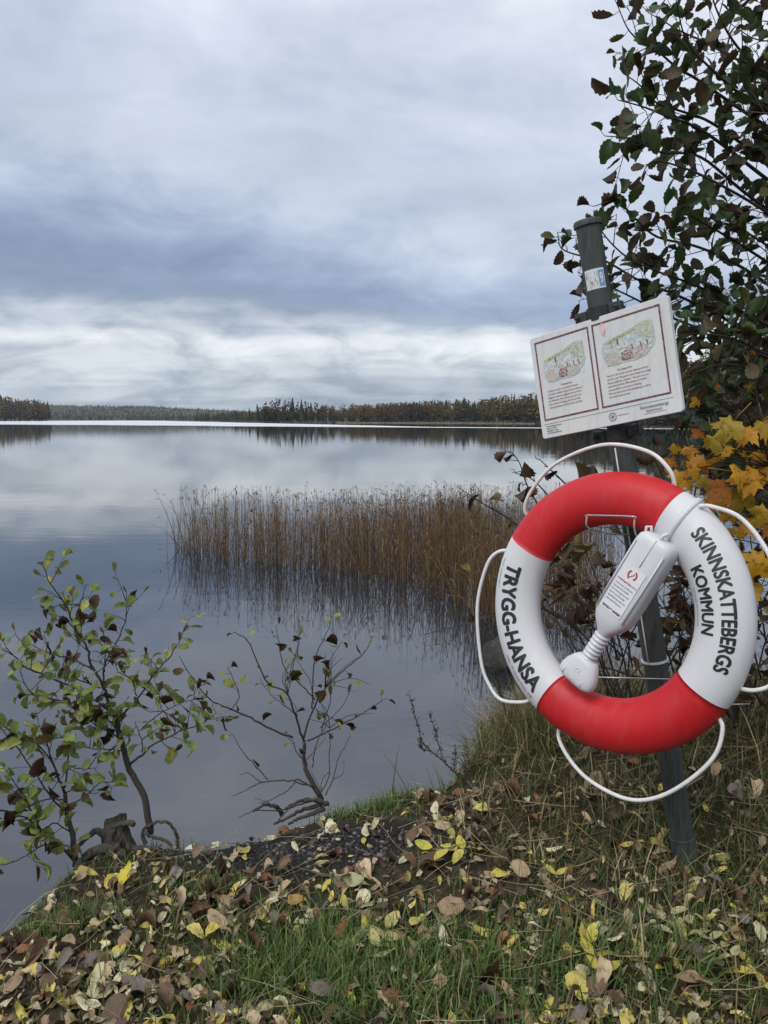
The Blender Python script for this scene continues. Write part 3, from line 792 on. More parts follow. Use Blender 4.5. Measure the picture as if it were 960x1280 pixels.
pole_ring('collar', 0, 0, 0, M['post'], post, prof=[(sb - 0.075, PR + 0.0006), (sb - 0.073, PR + 0.0035), (sb - 0.022, PR + 0.0035), (sb - 0.02, PR + 0.005), (sb + 0.05, PR + 0.005)])
pole_ring('seam', 0, 0, 0, M['post'], post, sides=2, a0=-0.25, a1=-0.19, prof=[(0.55, PR + 0.0012), (sb - 0.08, PR + 0.0012)])
tube_obj('cable', [ppole(s, -0.55, PR + 0.003) for s in np.linspace(0.62, 1.25, 8)], 0.0022, M['tie'], post, 6)
st_ = np.linalg.norm(post_top - pB) + 0.12
pole_ring('cable_tie', 0, 0, 0, M['tie'], post, prof=[(st_ - 0.003, PR + 0.001), (st_ - 0.0025, PR + 0.0045), (st_ + 0.0025, PR + 0.0045), (st_ + 0.003, PR + 0.001)])

# text ---------------------------------------------------------------------
def text_geo(s, bold=0.0, shear=0.0, sub=None, spacing=1.0):
    """2-D text mesh, cap height 1, starts at x = 0"""
    cu = bpy.data.curves.new('t', 'FONT'); cu.body = s; cu.size = 1; cu.resolution_u = 3; cu.shear = shear
    cu.space_character = spacing; cu.fill_mode = 'FRONT'
    ob = bpy.data.objects.new('t', cu); COL.objects.link(ob)
    dg = bpy.context.evaluated_depsgraph_get()
    me = bpy.data.meshes.new_from_object(ob.evaluated_get(dg))
    bpy.data.objects.remove(ob); bpy.data.curves.remove(cu)
    bm = bmesh.new(); bm.from_mesh(me); bpy.data.meshes.remove(me)
    bmesh.ops.triangulate(bm, faces=bm.faces[:])
    bmesh.ops.remove_doubles(bm, verts=bm.verts[:], dist=1e-4)
    if sub:
        for _ in range(5):
            es = [e for e in bm.edges if e.calc_length() > sub]
            if not es: break
            bmesh.ops.subdivide_edges(bm, edges=es, cuts=1)
            bmesh.ops.triangulate(bm, faces=bm.faces[:])
    v = np.array([x.co[:2] for x in bm.verts]); bm.verts.index_update()
    f = [tuple(x.index for x in fc.verts) for fc in bm.faces]; bm.free()
    if bold:
        V = []; F = []; k_ = 0
        for ox, oy in ((0, 0), (-1, 0), (1, 0), (0, -1), (0, 1), (-.7, -.7), (.7, .7), (-.7, .7), (.7, -.7)):
            F += [tuple(i + len(V) * len(v) for i in q_) for q_ in f]
            V.append(np.column_stack([v + np.array([ox, oy]) * bold, np.full(len(v), k_ * 1.0)])); k_ += 1
        v = np.concatenate(V); f = F
    else: v = np.column_stack([v, np.zeros(len(v))])
    v[:, :2] /= 0.729                                     # cap height of the built-in face
    v[:, 0] -= v[:, 0].min()
    return v, f

# sticker on the pole
stc = empty('sticker', ppole(0.155, 0, PR), 'torn white sticker with a blue number stuck high on the pole', 'sticker')
s0, s1 = 0.128, 0.182
pole_ring('paper', 0, 0, 0, M['label'], stc, sides=14, a0=-0.95, a1=0.72, prof=[(s0, PR + 0.0006), (s1, PR + 0.0006)])
pole_ring('blue_field', 0, 0, 0, M['blueink'], stc, sides=6, a0=0.20, a1=0.66, prof=[(s0 + 0.005, PR + 0.0011), (s1 - 0.005, PR + 0.0011)])
v, f = text_geo('9', 0.03)
wd = v[:, 0].max()
v3 = [ppole(s1 - 0.013 - y * 0.030, 0.30 + (x / wd) * 0.26, PR + 0.0016 + k_ * 0.00003) for x, y, k_ in v]
build('lettering', v3, f, M['label'], stc, sm=False)
rg = np.random.default_rng(2)
v3 = []; f3 = []
for i in range(34):                                   # faded, scratched print
    a = rg.uniform(-0.85, 0.12); s = rg.uniform(s0 + 0.006, s1 - 0.006); L = rg.uniform(0.002, 0.009); w = rg.uniform(0.015, 0.05)
    o = len(v3); v3 += [ppole(s, a, PR + 0.0012), ppole(s, a + w, PR + 0.0012), ppole(s + L, a + w * 1.2, PR + 0.0012), ppole(s + L, a + w * 0.3, PR + 0.0012)]; f3.append((o, o + 1, o + 2, o + 3))
build('worn_print', v3, f3, M['greyink'], stc, sm=False)

# clamps that hold the sign
for i, t_ in enumerate((0.166, -0.172)):
    q_ = pA + pdir * t_
    sdd = np.linalg.norm(post_top - q_)
    cl = empty('pole_clamp', q_, 'black clamp gripping the pole at the top edge of the sign' if i == 0 else 'black clamp gripping the pole below the sign', 'clamp')
    pole_ring('band', 0, 0, 0, M['black'], cl, prof=[(sdd - 0.019, PR + 0.001), (sdd - 0.018, PR + 0.006), (sdd + 0.018, PR + 0.006), (sdd + 0.019, PR + 0.001)])
    for sgn in (-1, 1):
        c = q_ + SM_[:, 0] * sgn * (PR + 0.020) + SM_[:, 1] * -0.012
        vv, ff = box_vf(c, SM_[:, 0] * 0.019, SM_[:, 1] * 0.011, SM_[:, 2] * 0.015); build('ear', vv, ff, M['black'], cl, sm=False, bevel=0.003)
        bc = c + SM_[:, 0] * sgn * 0.008
        tube_obj('bolt', [bc - SM_[:, 1] * 0.024, bc + SM_[:, 1] * 0.026], 0.0055, M['wire'] if False else M['black'], cl, 6)

# ------------------------------------------------------------------ the sign
sign = empty('information_sign', SCN, 'tilted white information board with two maroon framed panels on the pole', 'sign')
def sg(x, z, y=0.0):     # sign coordinates: x right, z up from the centre, y out of the face toward the reader
    return SCN + SM_[:, 0] * x + SM_[:, 2] * z - SM_[:, 1] * y
def sloc(u, w, y=0.0):   # u 0..1 left to right, w 0..1 top to bottom
    return sg((u - 0.5) * SW, (0.5 - w) * SH, y)
# panel with rounded corners
v = []; rc = 0.008
cor = []
for cx_, cz_, a0 in ((SW / 2 - rc, SH / 2 - rc, 0), (-SW / 2 + rc, SH / 2 - rc, 90), (-SW / 2 + rc, -SH / 2 + rc, 180), (SW / 2 - rc, -SH / 2 + rc, 270)):
    for k in range(5):
        a = math.radians(a0 + 22.5 * k); cor.append((cx_ + rc * math.cos(a), cz_ + rc * math.sin(a)))
n = len(cor)
v = [sg(x, z, 0.0) for x, z in cor] + [sg(x, z, -0.014) for x, z in cor]
f = [tuple(range(n))[::-1], tuple(range(n, 2 * n))] + [(k, (k + 1) % n, n + (k + 1) % n, n + k) for k in range(n)]
build('panel', v, f, M['panel'], sign, sm=False, bevel=0.0015)
# raised lip round the edge
def rect_strip(u0, w0, u1, w1, t, y):
    v = []; f = []
    for a, b_, c_, d_ in ((u0, w0, u1, w0 + t * SW / SH), (u0, w1 - t * SW / SH, u1, w1), (u0, w0 + t * SW / SH, u0 + t, w1 - t * SW / SH), (u1 - t, w0 + t * SW / SH, u1, w1 - t * SW / SH)):
        o = len(v); v += [sloc(a, b_, y), sloc(c_, b_, y), sloc(c_, d_, y), sloc(a, d_, y)]; f.append((o, o + 3, o + 2, o + 1))
    return v, f
def quad(name, u0, w0, u1, w1, y, mat, par):
    return build(name, [sloc(u0, w0, y), sloc(u0, w1, y), sloc(u1, w1, y), sloc(u1, w0, y)], [(0, 1, 2, 3)], mat, par, sm=False)
def spoly(name, pts, y, mat, par):
    return build(name, [sloc(a, b_, y) for a, b_ in pts], [tuple(range(len(pts)))], mat, par, sm=False)
def stext(name, s, u, w, cap, mat, par, y=0.0012, bold=0.0, shear=0.0, width=None, spacing=1.0):
    """text with its baseline at w, cap height in metres"""
    v, f = text_geo(s, bold, shear, spacing=spacing)
    k = cap if width is None else width * SW / max(v[:, 0].max(), 1e-6)
    vv = [sloc(u, w, y + q_ * 0.00003) + SM_[:, 0] * x * k + SM_[:, 2] * z * cap for x, z, q_ in v]
    return build(name, vv, f, mat, par, sm=False)
def lines(name, rows, u, w0, dw, cap, width, mat, par, shear=0.35, bold=0.0):
    V = []; F = []
    for i, r in enumerate(rows):
        v, f = text_geo(r, bold, shear)
        k = cap * 1.0 if width is None else min(width * SW / max(v[:, 0].max(), 1e-6), cap * 1.05)
        o = len(V); V += [sloc(u, w0 + dw * i, 0.0012 + y_ * 0.00003) + SM_[:, 0] * x * k + SM_[:, 2] * z * cap for x, z, y_ in v]
        F += [tuple(o + j for j in q_) for q_ in f]
    return build(name, V, F, mat, par, sm=False)
for (u0, u1, rows, title, tx) in (
    (0.035, 0.455, ['Här låg en hamn som användes för järn', 'och malm. Godset drogs på stora pråmar av', 'ångbåt och hamnen byggdes inte ut förrän', 'på 1900-talet. Från hamnen gick järn och', 'malm vidare till Köping. Järnet kom från', 'Skinnskatteberg och från bruken omkring'], 'Pråmhamnen', 0.20),
    (0.480, 0.945, ['The port was mainly used for shipment of iron', 'and iron ore. The goods were loaded onto large', 'barges pulled by a steamer. The port was not', 'extended until the 1900 railway, for further', 'transportation to the port of Köping.', 'The iron came from Skinnskatteberg as well as', 'from the works around.'], 'The Barge Port', 0.62)):
    wid = u1 - u0
    v, f = rect_strip(u0, 0.055, u1, 0.83, 0.011, 0.0009)
    build('border', v, f, M['maroon'], sign, sm=False)
    P = lambda a, b_: (u0 + wid * (0.12 + 0.76 * a), 0.15 + 0.32 * b_)
    pic = spoly('illustration', [P(0.0, 0.42), P(0.03, 0.30), P(0.2, 0.24), P(0.45, 0.18), P(0.62, 0.10), P(0.8, 0.0), P(0.97, 0.02), P(1.0, 0.2), P(0.98, 0.4), P(1.02, 0.55), P(0.97, 0.72), P(0.88, 0.84), P(0.8, 0.95), P(0.6, 1.0), P(0.36, 0.98), P(0.2, 1.02), P(0.05, 0.97), P(0.02, 0.8), P(-0.02, 0.62)], 0.0009, M['wc_wash'], sign)
    spoly('hillside', [P(0.02, 0.33), P(0.30, 0.23), P(0.55, 0.15), P(0.78, 0.04), P(0.86, 0.06), P(0.70, 0.16), P(0.60, 0.22), P(0.40, 0.28), P(0.15, 0.37)], 0.0013, M['wc_hill'], pic)
    spoly('trees', [P(0.62, 0.14), P(0.80, 0.03), P(0.99, 0.04), P(1.0, 0.52), P(0.86, 0.48), P(0.70, 0.34)], 0.0017, M['wc_tree'], pic)
    spoly('rocks', [P(0.0, 0.72), P(0.12, 0.62), P(0.24, 0.66), P(0.32, 0.82), P(0.30, 0.98), P(0.06, 0.98)], 0.0013, M['wc_rock'], pic)
    spoly('rocks', [P(0.58, 0.80), P(0.72, 0.70), P(0.86, 0.74), P(0.84, 0.90), P(0.66, 0.98), P(0.58, 0.94)], 0.0013, M['wc_rock'], pic)
    spoly('boat', [P(0.16, 0.44), P(0.30, 0.47), P(0.52, 0.52), P(0.50, 0.60), P(0.34, 0.60), P(0.22, 0.53)], 0.0017, M['wc_boat'], pic)
    spoly('barge', [P(0.50, 0.56), P(0.72, 0.55), P(0.98, 0.54), P(0.92, 0.67), P(0.70, 0.70), P(0.52, 0.66)], 0.0017, M['wc_boat'], pic)
    spoly('mast', [P(0.30, 0.30), P(0.325, 0.30), P(0.33, 0.46), P(0.30, 0.46)], 0.0021, M['wc_dark'], pic)
    for a in (0.56, 0.72, 0.84): spoly('barge_frame', [P(a, 0.54), P(a + 0.02, 0.54), P(a + 0.04, 0.68), P(a + 0.02, 0.68)], 0.0021, M['wc_dark'], pic)
    spoly('crates', [P(0.35, 0.71), P(0.44, 0.67), P(0.56, 0.69), P(0.57, 0.92), P(0.46, 0.95), P(0.35, 0.93)], 0.0017, M['wc_crate'], pic)
    rgp = np.random.default_rng(int(u0 * 1000)); V = []; F = []
    for k in range(150):
        a, b_ = rgp.random(), rgp.random()
        if b_ < 0.36 - 0.34 * a: continue
        L = rgp.uniform(0.012, 0.05); an = rgp.choice([0.2, -0.3, 1.3, 2.4]) + rgp.normal() * 0.3; w_ = rgp.uniform(0.004, 0.010)
        A_, B_ = (a, b_), (min(1, a + L * math.cos(an)), b_ + L * 1.4 * math.sin(an)); o = len(V)
        V += [sloc(*P(A_[0], A_[1]), 0.0024), sloc(*P(A_[0] + w_, A_[1] + w_), 0.0024), sloc(*P(B_[0], B_[1]), 0.0024)]; F.append((o, o + 1, o + 2))
    build('pen_strokes', V, F, M['greyink'], pic, sm=False)
    stext('title', title, tx, 0.525, 0.0052, M['scriptink'], sign, shear=0.4, bold=0.005)
    lines('body_text', rows, u0 + wid * 0.13, 0.560, 0.032, 0.0046, wid * 0.74, M['scriptink'], sign, bold=0.004)
quad('rule', 0.03, 0.862, 0.955, 0.866, 0.0009, M['tealink'], sign)
lines('small_print', ['Skinnskattebergs kommun', 'Kultur och fritid', 'Bergslagen, Sverige', 'www.skinnskatteberg.se'], 0.045, 0.893, 0.022, 0.0036, 0.12, M['ink'], sign, shear=0.0, bold=0.01)
stext('wordmark', 'Skinnskattebergs', 0.735, 0.912, 0.0085, M['greyink'], sign, bold=0.004, width=0.185)
stext('wordmark', 'kommun', 0.775, 0.945, 0.0075, M['greyink'], sign, bold=0.004, width=0.10)
quad('rule', 0.755, 0.957, 0.90, 0.960, 0.0009, M['redink'], sign)
# wheel emblem
V = []; F = []; cx_, cw_ = 0.545, 0.925
cpt = sloc(cx_, cw_, 0.0012); R0, R1 = 0.0105, 0.0120
for k in range(24):
    a = 2 * PI * k / 24
    for r_ in (R0, R1): V.append(cpt + SM_[:, 0] * math.cos(a) * r_ + SM_[:, 2] * math.sin(a) * r_)
for k in range(24): F.append((2 * k, 2 * k + 1, (2 * k + 3) % 48, (2 * k + 2) % 48))
for k in range(4):
    a = PI * k / 4; d = SM_[:, 0] * math.cos(a) + SM_[:, 2] * math.sin(a); e_ = -SM_[:, 0] * math.sin(a) + SM_[:, 2] * math.cos(a)
    o = len(V); V += [cpt + d * R0 + e_ * 0.0005 - SM_[:, 1] * 0.0002 * k, cpt - d * R0 + e_ * 0.0005 - SM_[:, 1] * 0.0002 * k, cpt - d * R0 - e_ * 0.0005 - SM_[:, 1] * 0.0002 * k, cpt + d * R0 - e_ * 0.0005 - SM_[:, 1] * 0.0002 * k]; F.append((o, o + 1, o + 2, o + 3))
build('emblem', V, F, M['greyink'], sign, sm=False)
quad('emblem_line', 0.583, 0.918, 0.655, 0.925, 0.0009, M['ochreink'], sign)
spoly('crease', [(0.952, 0.10), (0.957, 0.10), (0.964, 0.45), (0.985, 0.90), (0.982, 0.90), (0.961, 0.45)], 0.0008, M['tie'], sign)
spoly('stain', [(0.535, 0.085), (0.560, 0.060), (0.575, 0.12), (0.562, 0.19), (0.546, 0.16)], 0.0022, M['stain'], sign)

# ------------------------------------------------------------------ the lifebuoy
RA, RB, RMAJ = 0.0714, 0.05605, 0.375 - 0.0714
def bl(x, y, z): return BC + BM[:, 0] * x + BM[:, 1] * y + BM[:, 2] * z      # buoy coordinates (y points away from the reader)
def ringpt(phi, th, off=0.0):
    ct, stt = math.cos(th), math.sin(th)
    nx_, ny_ = ct / RA, stt / RB; L = math.hypot(nx_, ny_)
    r = RMAJ + RA * ct + off * nx_ / L; y = RB * stt + off * ny_ / L
    return bl(r * math.cos(phi), y, r * math.sin(phi))
def front_y(r): return -RB * math.sqrt(max(0.0, 1 - ((r - RMAJ) / RA) ** 2))
buoy = empty('lifebuoy', BC, 'red and white ring lifebuoy hung on the leaning pole', 'lifebuoy')
SECT = [('red_section', 62.7, 152.8, 'red'), ('white_section', 152.8, 240.2, 'white'), ('red_section', 240.2, 331.6, 'red'), ('white_section', 331.6, 422.7, 'white')]
for nm, a0, a1, mk in SECT:
    na, nb_ = 40, 40; off = 0.0006 if mk == 'red' else 0.0
    v = []; f = []
    for i in range(na + 1):
        ph = math.radians(a0 + (a1 - a0) * i / na)
        for k in range(nb_): v.append(ringpt(ph, 2 * PI * k / nb_, off))
    for i in range(na):
        for k in range(nb_): f.append((i * nb_ + k, i * nb_ + (k + 1) % nb_, (i + 1) * nb_ + (k + 1) % nb_, (i + 1) * nb_ + k))
    if mk == 'red':
        f.append(tuple(range(nb_))); f.append(tuple(na * nb_ + k for k in range(nb_))[::-1])
    o = build(nm, v, f, M[mk], buoy)

def ring_text(name, s, phi0, phi1, rbase, rtop, mat, bold=0.0, sub=0.12):
    """letters laid along the ring from phi0 to phi1 (degrees), baseline at rbase, cap line at rtop"""
    v, f = text_geo(s, bold, sub=sub)
    W = v[:, 0].max(); V = []
    for x, y, k_ in v:
        ph = math.radians(phi0 + (phi1 - phi0) * x / W); r = rbase + (rtop - rbase) * y
        V.append(bl(r * math.cos(ph), front_y(r) - 0.0010 - k_ * 0.00005, r * math.sin(ph)))
    return build(name, V, f, mat, buoy, sm=False)
ring_text('lettering', 'TRYGG-HANSA', 163.4, 235.6, 0.321, 0.274, M['ink'], 0.042)
ring_text('lettering', 'SKINNSKATTEBERGS', 46.5, -15.6, 0.317, 0.349, M['ink'], 0.032)
ring_text('lettering', 'KOMMUN', 32.6, -1.2, 0.267, 0.299, M['ink'], 0.032)
ring_text('small_lettering', 'Foto: okänd 2017', 163.5, 178, 0.347, 0.339, M['greyink'])
ring_text('small_lettering', 'Tillv. Printed Plast AB', 212, 236, 0.343, 0.334, M['greyink'])
ring_text('small_lettering', 'Denna boj kan rädda liv, lämna den här', 23, 2, 0.251, 0.2565, M['greyink'])
# grab line: four white loops
loops = [
    [(143.5, 0.362, 0.02), (141.5, 0.395, 0.0), (133, 0.418, -0.01), (118, 0.440, -0.015), (98.4, 0.449, -0.015), (82, 0.436, -0.01), (72, 0.405, -0.005), (67.5, 0.362, 0.015)],
    [(53.5, 0.372, -0.028), (50, 0.392, -0.025), (40.7, 0.424, -0.015), (26, 0.437, -0.01), (8, 0.448, -0.01), (-6, 0.447, -0.005), (-13, 0.432, 0.0), (-17.5, 0.402, 0.0), (-20.5, 0.362, 0.01)],
    [(-33.2, 0.362, 0.0), (-35.5, 0.395, 0.0), (-44, 0.432, -0.005), (-56.3, 0.458, -0.01), (-68, 0.482, -0.01), (-78, 0.488, -0.01), (-90, 0.470, -0.005), (-99, 0.445, 0.0), (-107, 0.405, 0.0), (-110.4, 0.362, 0.01)],
    [(-126, 0.362, 0.005), (-128.5, 0.405, 0.0), (-135, 0.466, 0.0), (-142, 0.480, 0.0), (-150, 0.474, -0.005), (-166, 0.452, -0.01), (-177.3, 0.442, -0.01), (-190, 0.425, -0.01), (-196, 0.405, 0.0), (-199.6, 0.362, 0.01)]]
for L in loops:
    pts = catmull([bl(r * math.cos(math.radians(a)), y, r * math.sin(math.radians(a))) for a, r, y in L], 6)
    tube_obj('grab_line', pts, 0.0053, M['rope'], buoy, 10)
# strap across the white section
def strap(name, phi_c, w, off, th0, th1, mat, par):
    v = []; f = []; n = 26
    for i in range(n + 1):
        th = th0 + (th1 - th0) * i / n
        for q_, e_ in ((-1, 0.0), (-0.8, 1), (0.8, 1), (1, 0.0)):
            ct = math.cos(th); r = RMAJ + RA * ct
            ph = math.radians(phi_c + 5.0 * (i / n - 0.5)) + q_ * w / r
            v.append(ringpt(ph, th, off * e_ - 0.0005))
    for i in range(n):
        for k in range(3): f.append((i * 4 + k, i * 4 + k + 1, (i + 1) * 4 + k + 1, (i + 1) * 4 + k))
    return build(name, v, f, mat, par)
strap('strap', 54.5, 0.0085, 0.006, PI * 1.0 + 0.15, PI * 2.0 + 0.25, M['bottle'], buoy)

# ------------------------------------------------------------------ throw-line bottle hanging in the ring
bot = empty('rescue_line_bottle', bl(0.06, -0.05, 0.02), 'white plastic rescue line bottle strapped inside the lifebuoy', 'bottle')
bt_top = np.array([0.151, 0.211]); bt_end = np.array([-0.056, -0.203])
bd = (bt_end - bt_top); BL = np.linalg.norm(bd); bd /= BL; bs = np.array([-bd[1], bd[0]])    # side direction (to the right)
if bs[0] < 0: bs = -bs
BY = -0.058
def bp(s, x, y):         # s metres down the bottle, x sideways to the right, y toward the reader
    a = bt_top + bd * s + bs * x
    return bl(a[0], BY - y, a[1])
def loft(name, secs, mat, par, n=28, ex=4.0):
    """sections (s, half width, half depth, exponent)"""
    v = []; f = []
    for sct in secs:
        s, hw, hd = sct[:3]; e_ = sct[3] if len(sct) > 3 else ex
        for k in range(n):
            a = 2 * PI * k / n; c_, s_ = math.cos(a), math.sin(a)
            x = hw * math.copysign(abs(c_) ** (2 / e_), c_); y = hd * math.copysign(abs(s_) ** (2 / e_), s_)
            v.append(bp(s, x, y))
    for j in range(len(secs) - 1):
        for k in range(n): f.append((j * n + k, (j + 1) * n + k, (j + 1) * n + (k + 1) % n, j * n + (k + 1) % n))
    f.append(tuple(range(n))); f.append(tuple((len(secs) - 1) * n + k for k in range(n))[::-1])
    return build(name, v, f, mat, par)
HW, HD = 0.053, 0.038
body = loft('body', [(0.0, HW * 0.50, HD * 0.6), (0.003, HW * 0.74, HD * 0.85), (0.012, HW * 0.93, HD * 0.98), (0.030, HW, HD), (0.10, HW, HD), (0.19, HW, HD), (0.225, HW * 0.99, HD * 0.99),
                     (0.245, HW * 0.93, HD * 0.95, 3.6), (0.265, HW * 0.76, HD * 0.85, 3.2), (0.283, HW * 0.52, HD * 0.68, 2.6), (0.296, HW * 0.36, HD * 0.52, 2.2), (0.302, 0.017, 0.017, 2)], M['bottle'], bot)
for x0, s_a, s_b in ((-0.0425, 0.03, 0.235), (0.0425, 0.03, 0.235)):
    tube_obj('moulded_rib', [bp(s_a, x0, HD * 0.975), bp((s_a + s_b) / 2, x0, HD * 0.975), bp(s_b, x0, HD * 0.975)], 0.0024, M['bottle'], body, 6)
tube_obj('moulded_rib', [bp(0.005, 0.004, HD * 0.97), bp(0.02, 0.004, HD), bp(0.085, 0.004, HD)], 0.0018, M['bottle'], body, 6)
# bellows neck
secs = [(0.298, 0.017, 0.017, 2)]
for k in range(7):
    s = 0.300 + k * 0.0125
    secs += [(s, 0.0175, 0.0175, 2), (s + 0.003, 0.0222, 0.0222, 2), (s + 0.0075, 0.0222, 0.0222, 2), (s + 0.0105, 0.0175, 0.0175, 2)]
secs.append((0.392, 0.0175, 0.0175, 2))
loft('bellows_neck', secs, M['bottle'], bot, 24)
# fan-shaped cap
cap = loft('cap', [(0.378, 0.020, 0.018, 2), (0.382, 0.030, 0.023, 2.2), (0.394, 0.040, 0.024, 2.5), (0.412, 0.050, 0.026, 2.6), (0.430, 0.0555, 0.027, 2.8), (0.446, 0.0565, 0.026, 2.8), (0.454, 0.053, 0.024, 2.8), (0.460, 0.044, 0.018, 2.6), (0.4625, 0.030, 0.010, 2.4)], M['bottle'], bot)
for x0, s_a in ((-0.038, 0.434), (-0.002, 0.438), (0.034, 0.434)):
    tube_obj('rib', [bp(s_a, x0 * 0.85, 0.0258), bp(s_a + 0.016, x0 * 0.87, 0.0238)], 0.0016, M['bottle'], cap, 6)
pts = [bp(0.416 + 0.006 * math.cos(a), 0.002 + 0.006 * math.sin(a), 0.0266) for a in np.linspace(0, 2 * PI, 17)]
tube_obj('stud', pts, 0.0009, M['bottle'], cap, 6)
tube_obj('cord_end', [bp(0.452, -0.012, 0.012), bp(0.466, -0.018, 0.006), bp(0.474, -0.026, 0.004)], 0.0028, M['orange'], bot, 6)
tube_obj('hanging_loop', [bp(0.014, -0.040, 0.01), bp(-0.004, -0.048, 0.008), bp(-0.010, -0.040, 0.004), bp(0.004, -0.030, 0.004)], 0.004, M['bottle'], bot, 8)
tube_obj('strap_lug', [bp(0.010, 0.004, 0.022), bp(-0.012, 0.006, 0.018), bp(-0.020, 0.012, 0.014)], [0.006, 0.0055, 0.005], M['bottle'], bot, 8)
# printed label
YL = HD + 0.0006
lab = build('label', [bp(0.092, -0.034, YL), bp(0.092, 0.031, YL), bp(0.226, 0.031, YL), bp(0.226, -0.034, YL)], [(0, 1, 2, 3)], M['label'], bot, sm=False)
def blab(name, s, x, sd, cap_, width, mat, bold=0.0):
    v, f = text_geo(s, bold)
    k = width / max(v[:, 0].max(), 1e-6) if width else cap_
    return build(name, [bp(sd - y_ * cap_, x + x_ * k, YL + 0.0006 + z_ * 0.00003) for x_, y_, z_ in v], f, mat, lab, sm=False)
V = []; F = []
for a0, a1 in ((-70, 50), (110, 230)):
    o = len(V)
    for i in range(13):
        a = math.radians(a0 + (a1 - a0) * i / 12)
        for r_ in (0.0095, 0.0140): V.append(bp(0.112 + r_ * math.sin(a), 0.0 + r_ * math.cos(a), YL + 0.0007))
    for i in range(12): F.append((o + 2 * i, o + 2 * i + 1, o + 2 * i + 3, o + 2 * i + 2))
build('ring_emblem', V, F, M['redink'], lab, sm=False)
tube_obj('ring_emblem_stroke', [bp(0.118, -0.005, YL + 0.0008), bp(0.112, 0.002, YL + 0.0009), bp(0.106, 0.004, YL + 0.0008)], 0.0010, M['greyink'], lab, 5)
blab('warning_text', 'Livräddningsredskap, rör ej', -0.031, 0.138, 0.0046, 0.058, M['redink'], 0.02)
for i, r in enumerate(['Ta bort locket och håll i linan', 'Kasta bojen till den nödställde', 'Dra in linan lugnt mot land', 'Ring 112 och kalla på hjälp', 'Lägg tillbaka bojen efter bruk', 'Anmäl skador till kommunen']):
    blab('text_line', r, -0.031, 0.150 + 0.0098 * i, 0.0036, 0.048 if i % 2 else 0.055, M['greyink'], 0.01)
blab('maker_text', 'TRYGG', -0.031, 0.221, 0.0060, 0.024, M['ink'], 0.05)
blab('maker_text', 'HANSA', 0.003, 0.221, 0.0060, 0.025, M['ink'], 0.05)
build('maker_mark', [bp(0.2150, -0.0060, YL + 0.0007), bp(0.2150, 0.001, YL + 0.0007), bp(0.221, -0.0025, YL + 0.0007)], [(0, 1, 2)], M['redink'], lab, sm=False)

# wire bracket that carries the ring
br = empty('wire_bracket', pB, 'bent galvanised wire bracket holding the ring on the pole', 'bracket')
ins = 0.222
tube_obj('hook', catmull([bl(-0.030, 0.16, 0.205), bl(-0.030, 0.03, 0.205), bl(-0.050, -0.045, 0.212), bl(-0.060, -0.066, 0.222), bl(-0.060, -0.068, 0.244), bl(-0.055, -0.070, 0.250), bl(0.070, -0.070, 0.258), bl(0.076, -0.068, 0.252), bl(0.078, -0.066, 0.225), bl(0.080, -0.03, 0.205), bl(0.082, 0.16, 0.200)], 4), 0.0026, M['wire'], br, 8)
tube_obj('rod', [at(722, 846, 2.16), at(842, 849, 2.10)], 0.0024, M['wire'], br, 8)
tube_obj('rod', [at(893, 881, 2.12), at(937, 880, 2.12)], 0.0022, M['wire'], br, 8)

# ------------------------------------------------------------------ leaves
def leaf_geo(wf, n=7, fold=0.25, curl=0.3, twist=0.0, serr=0.0, seed=0, wave=0.0):
    """unit leaf along +Y, width function wf(t); returns verts, tris, uvs"""
    rg = np.random.default_rng(seed); v = []; u = []
    ang = 0.0; y = 0.0; z = 0.0; ph = rg.random() * 6
    for i in range(n + 1):
        t = i / n
        if i: ang -= curl / n; y += math.cos(ang) / n; z += math.sin(ang) / n
        w = wf(t) * (1 + (serr if i % 2 else -serr) * (0 < i < n)); tw = twist * t
        for s in (-1, 0, 1):
            lift = abs(s) * w * fold + (math.sin(6 * t + ph + s) * wave if s else 0)
            x = s * w * math.cos(math.atan(fold))
            v.append((x * math.cos(tw) - lift * math.sin(tw), y - (abs(s) * 0.05 * (i == n)) , z + x * math.sin(tw) + lift * math.cos(tw))); u.append((s * 1.0, t))
    T = []
    for i in range(n):
        a = i * 3
        for k in (0, 1): T += [(a + k, a + k + 1, a + k + 4), (a + k, a + k + 4, a + k + 3)]
    return np.array(v), np.array(T), np.array(u)
alder_w = lambda t: 0.40 * math.sin(PI * min(1, t ** 0.9 * 0.93)) ** 0.65 * (0.72 + 0.38 * t) if 0 < t < 1 else (0.01 if t <= 0 else 0.20)
lance_w = lambda t: 0.19 * math.sin(PI * t ** 0.85) ** 0.8 + 0.004
round_w = lambda t: 0.36 * math.sin(PI * t ** 0.75) ** 0.7 + 0.004

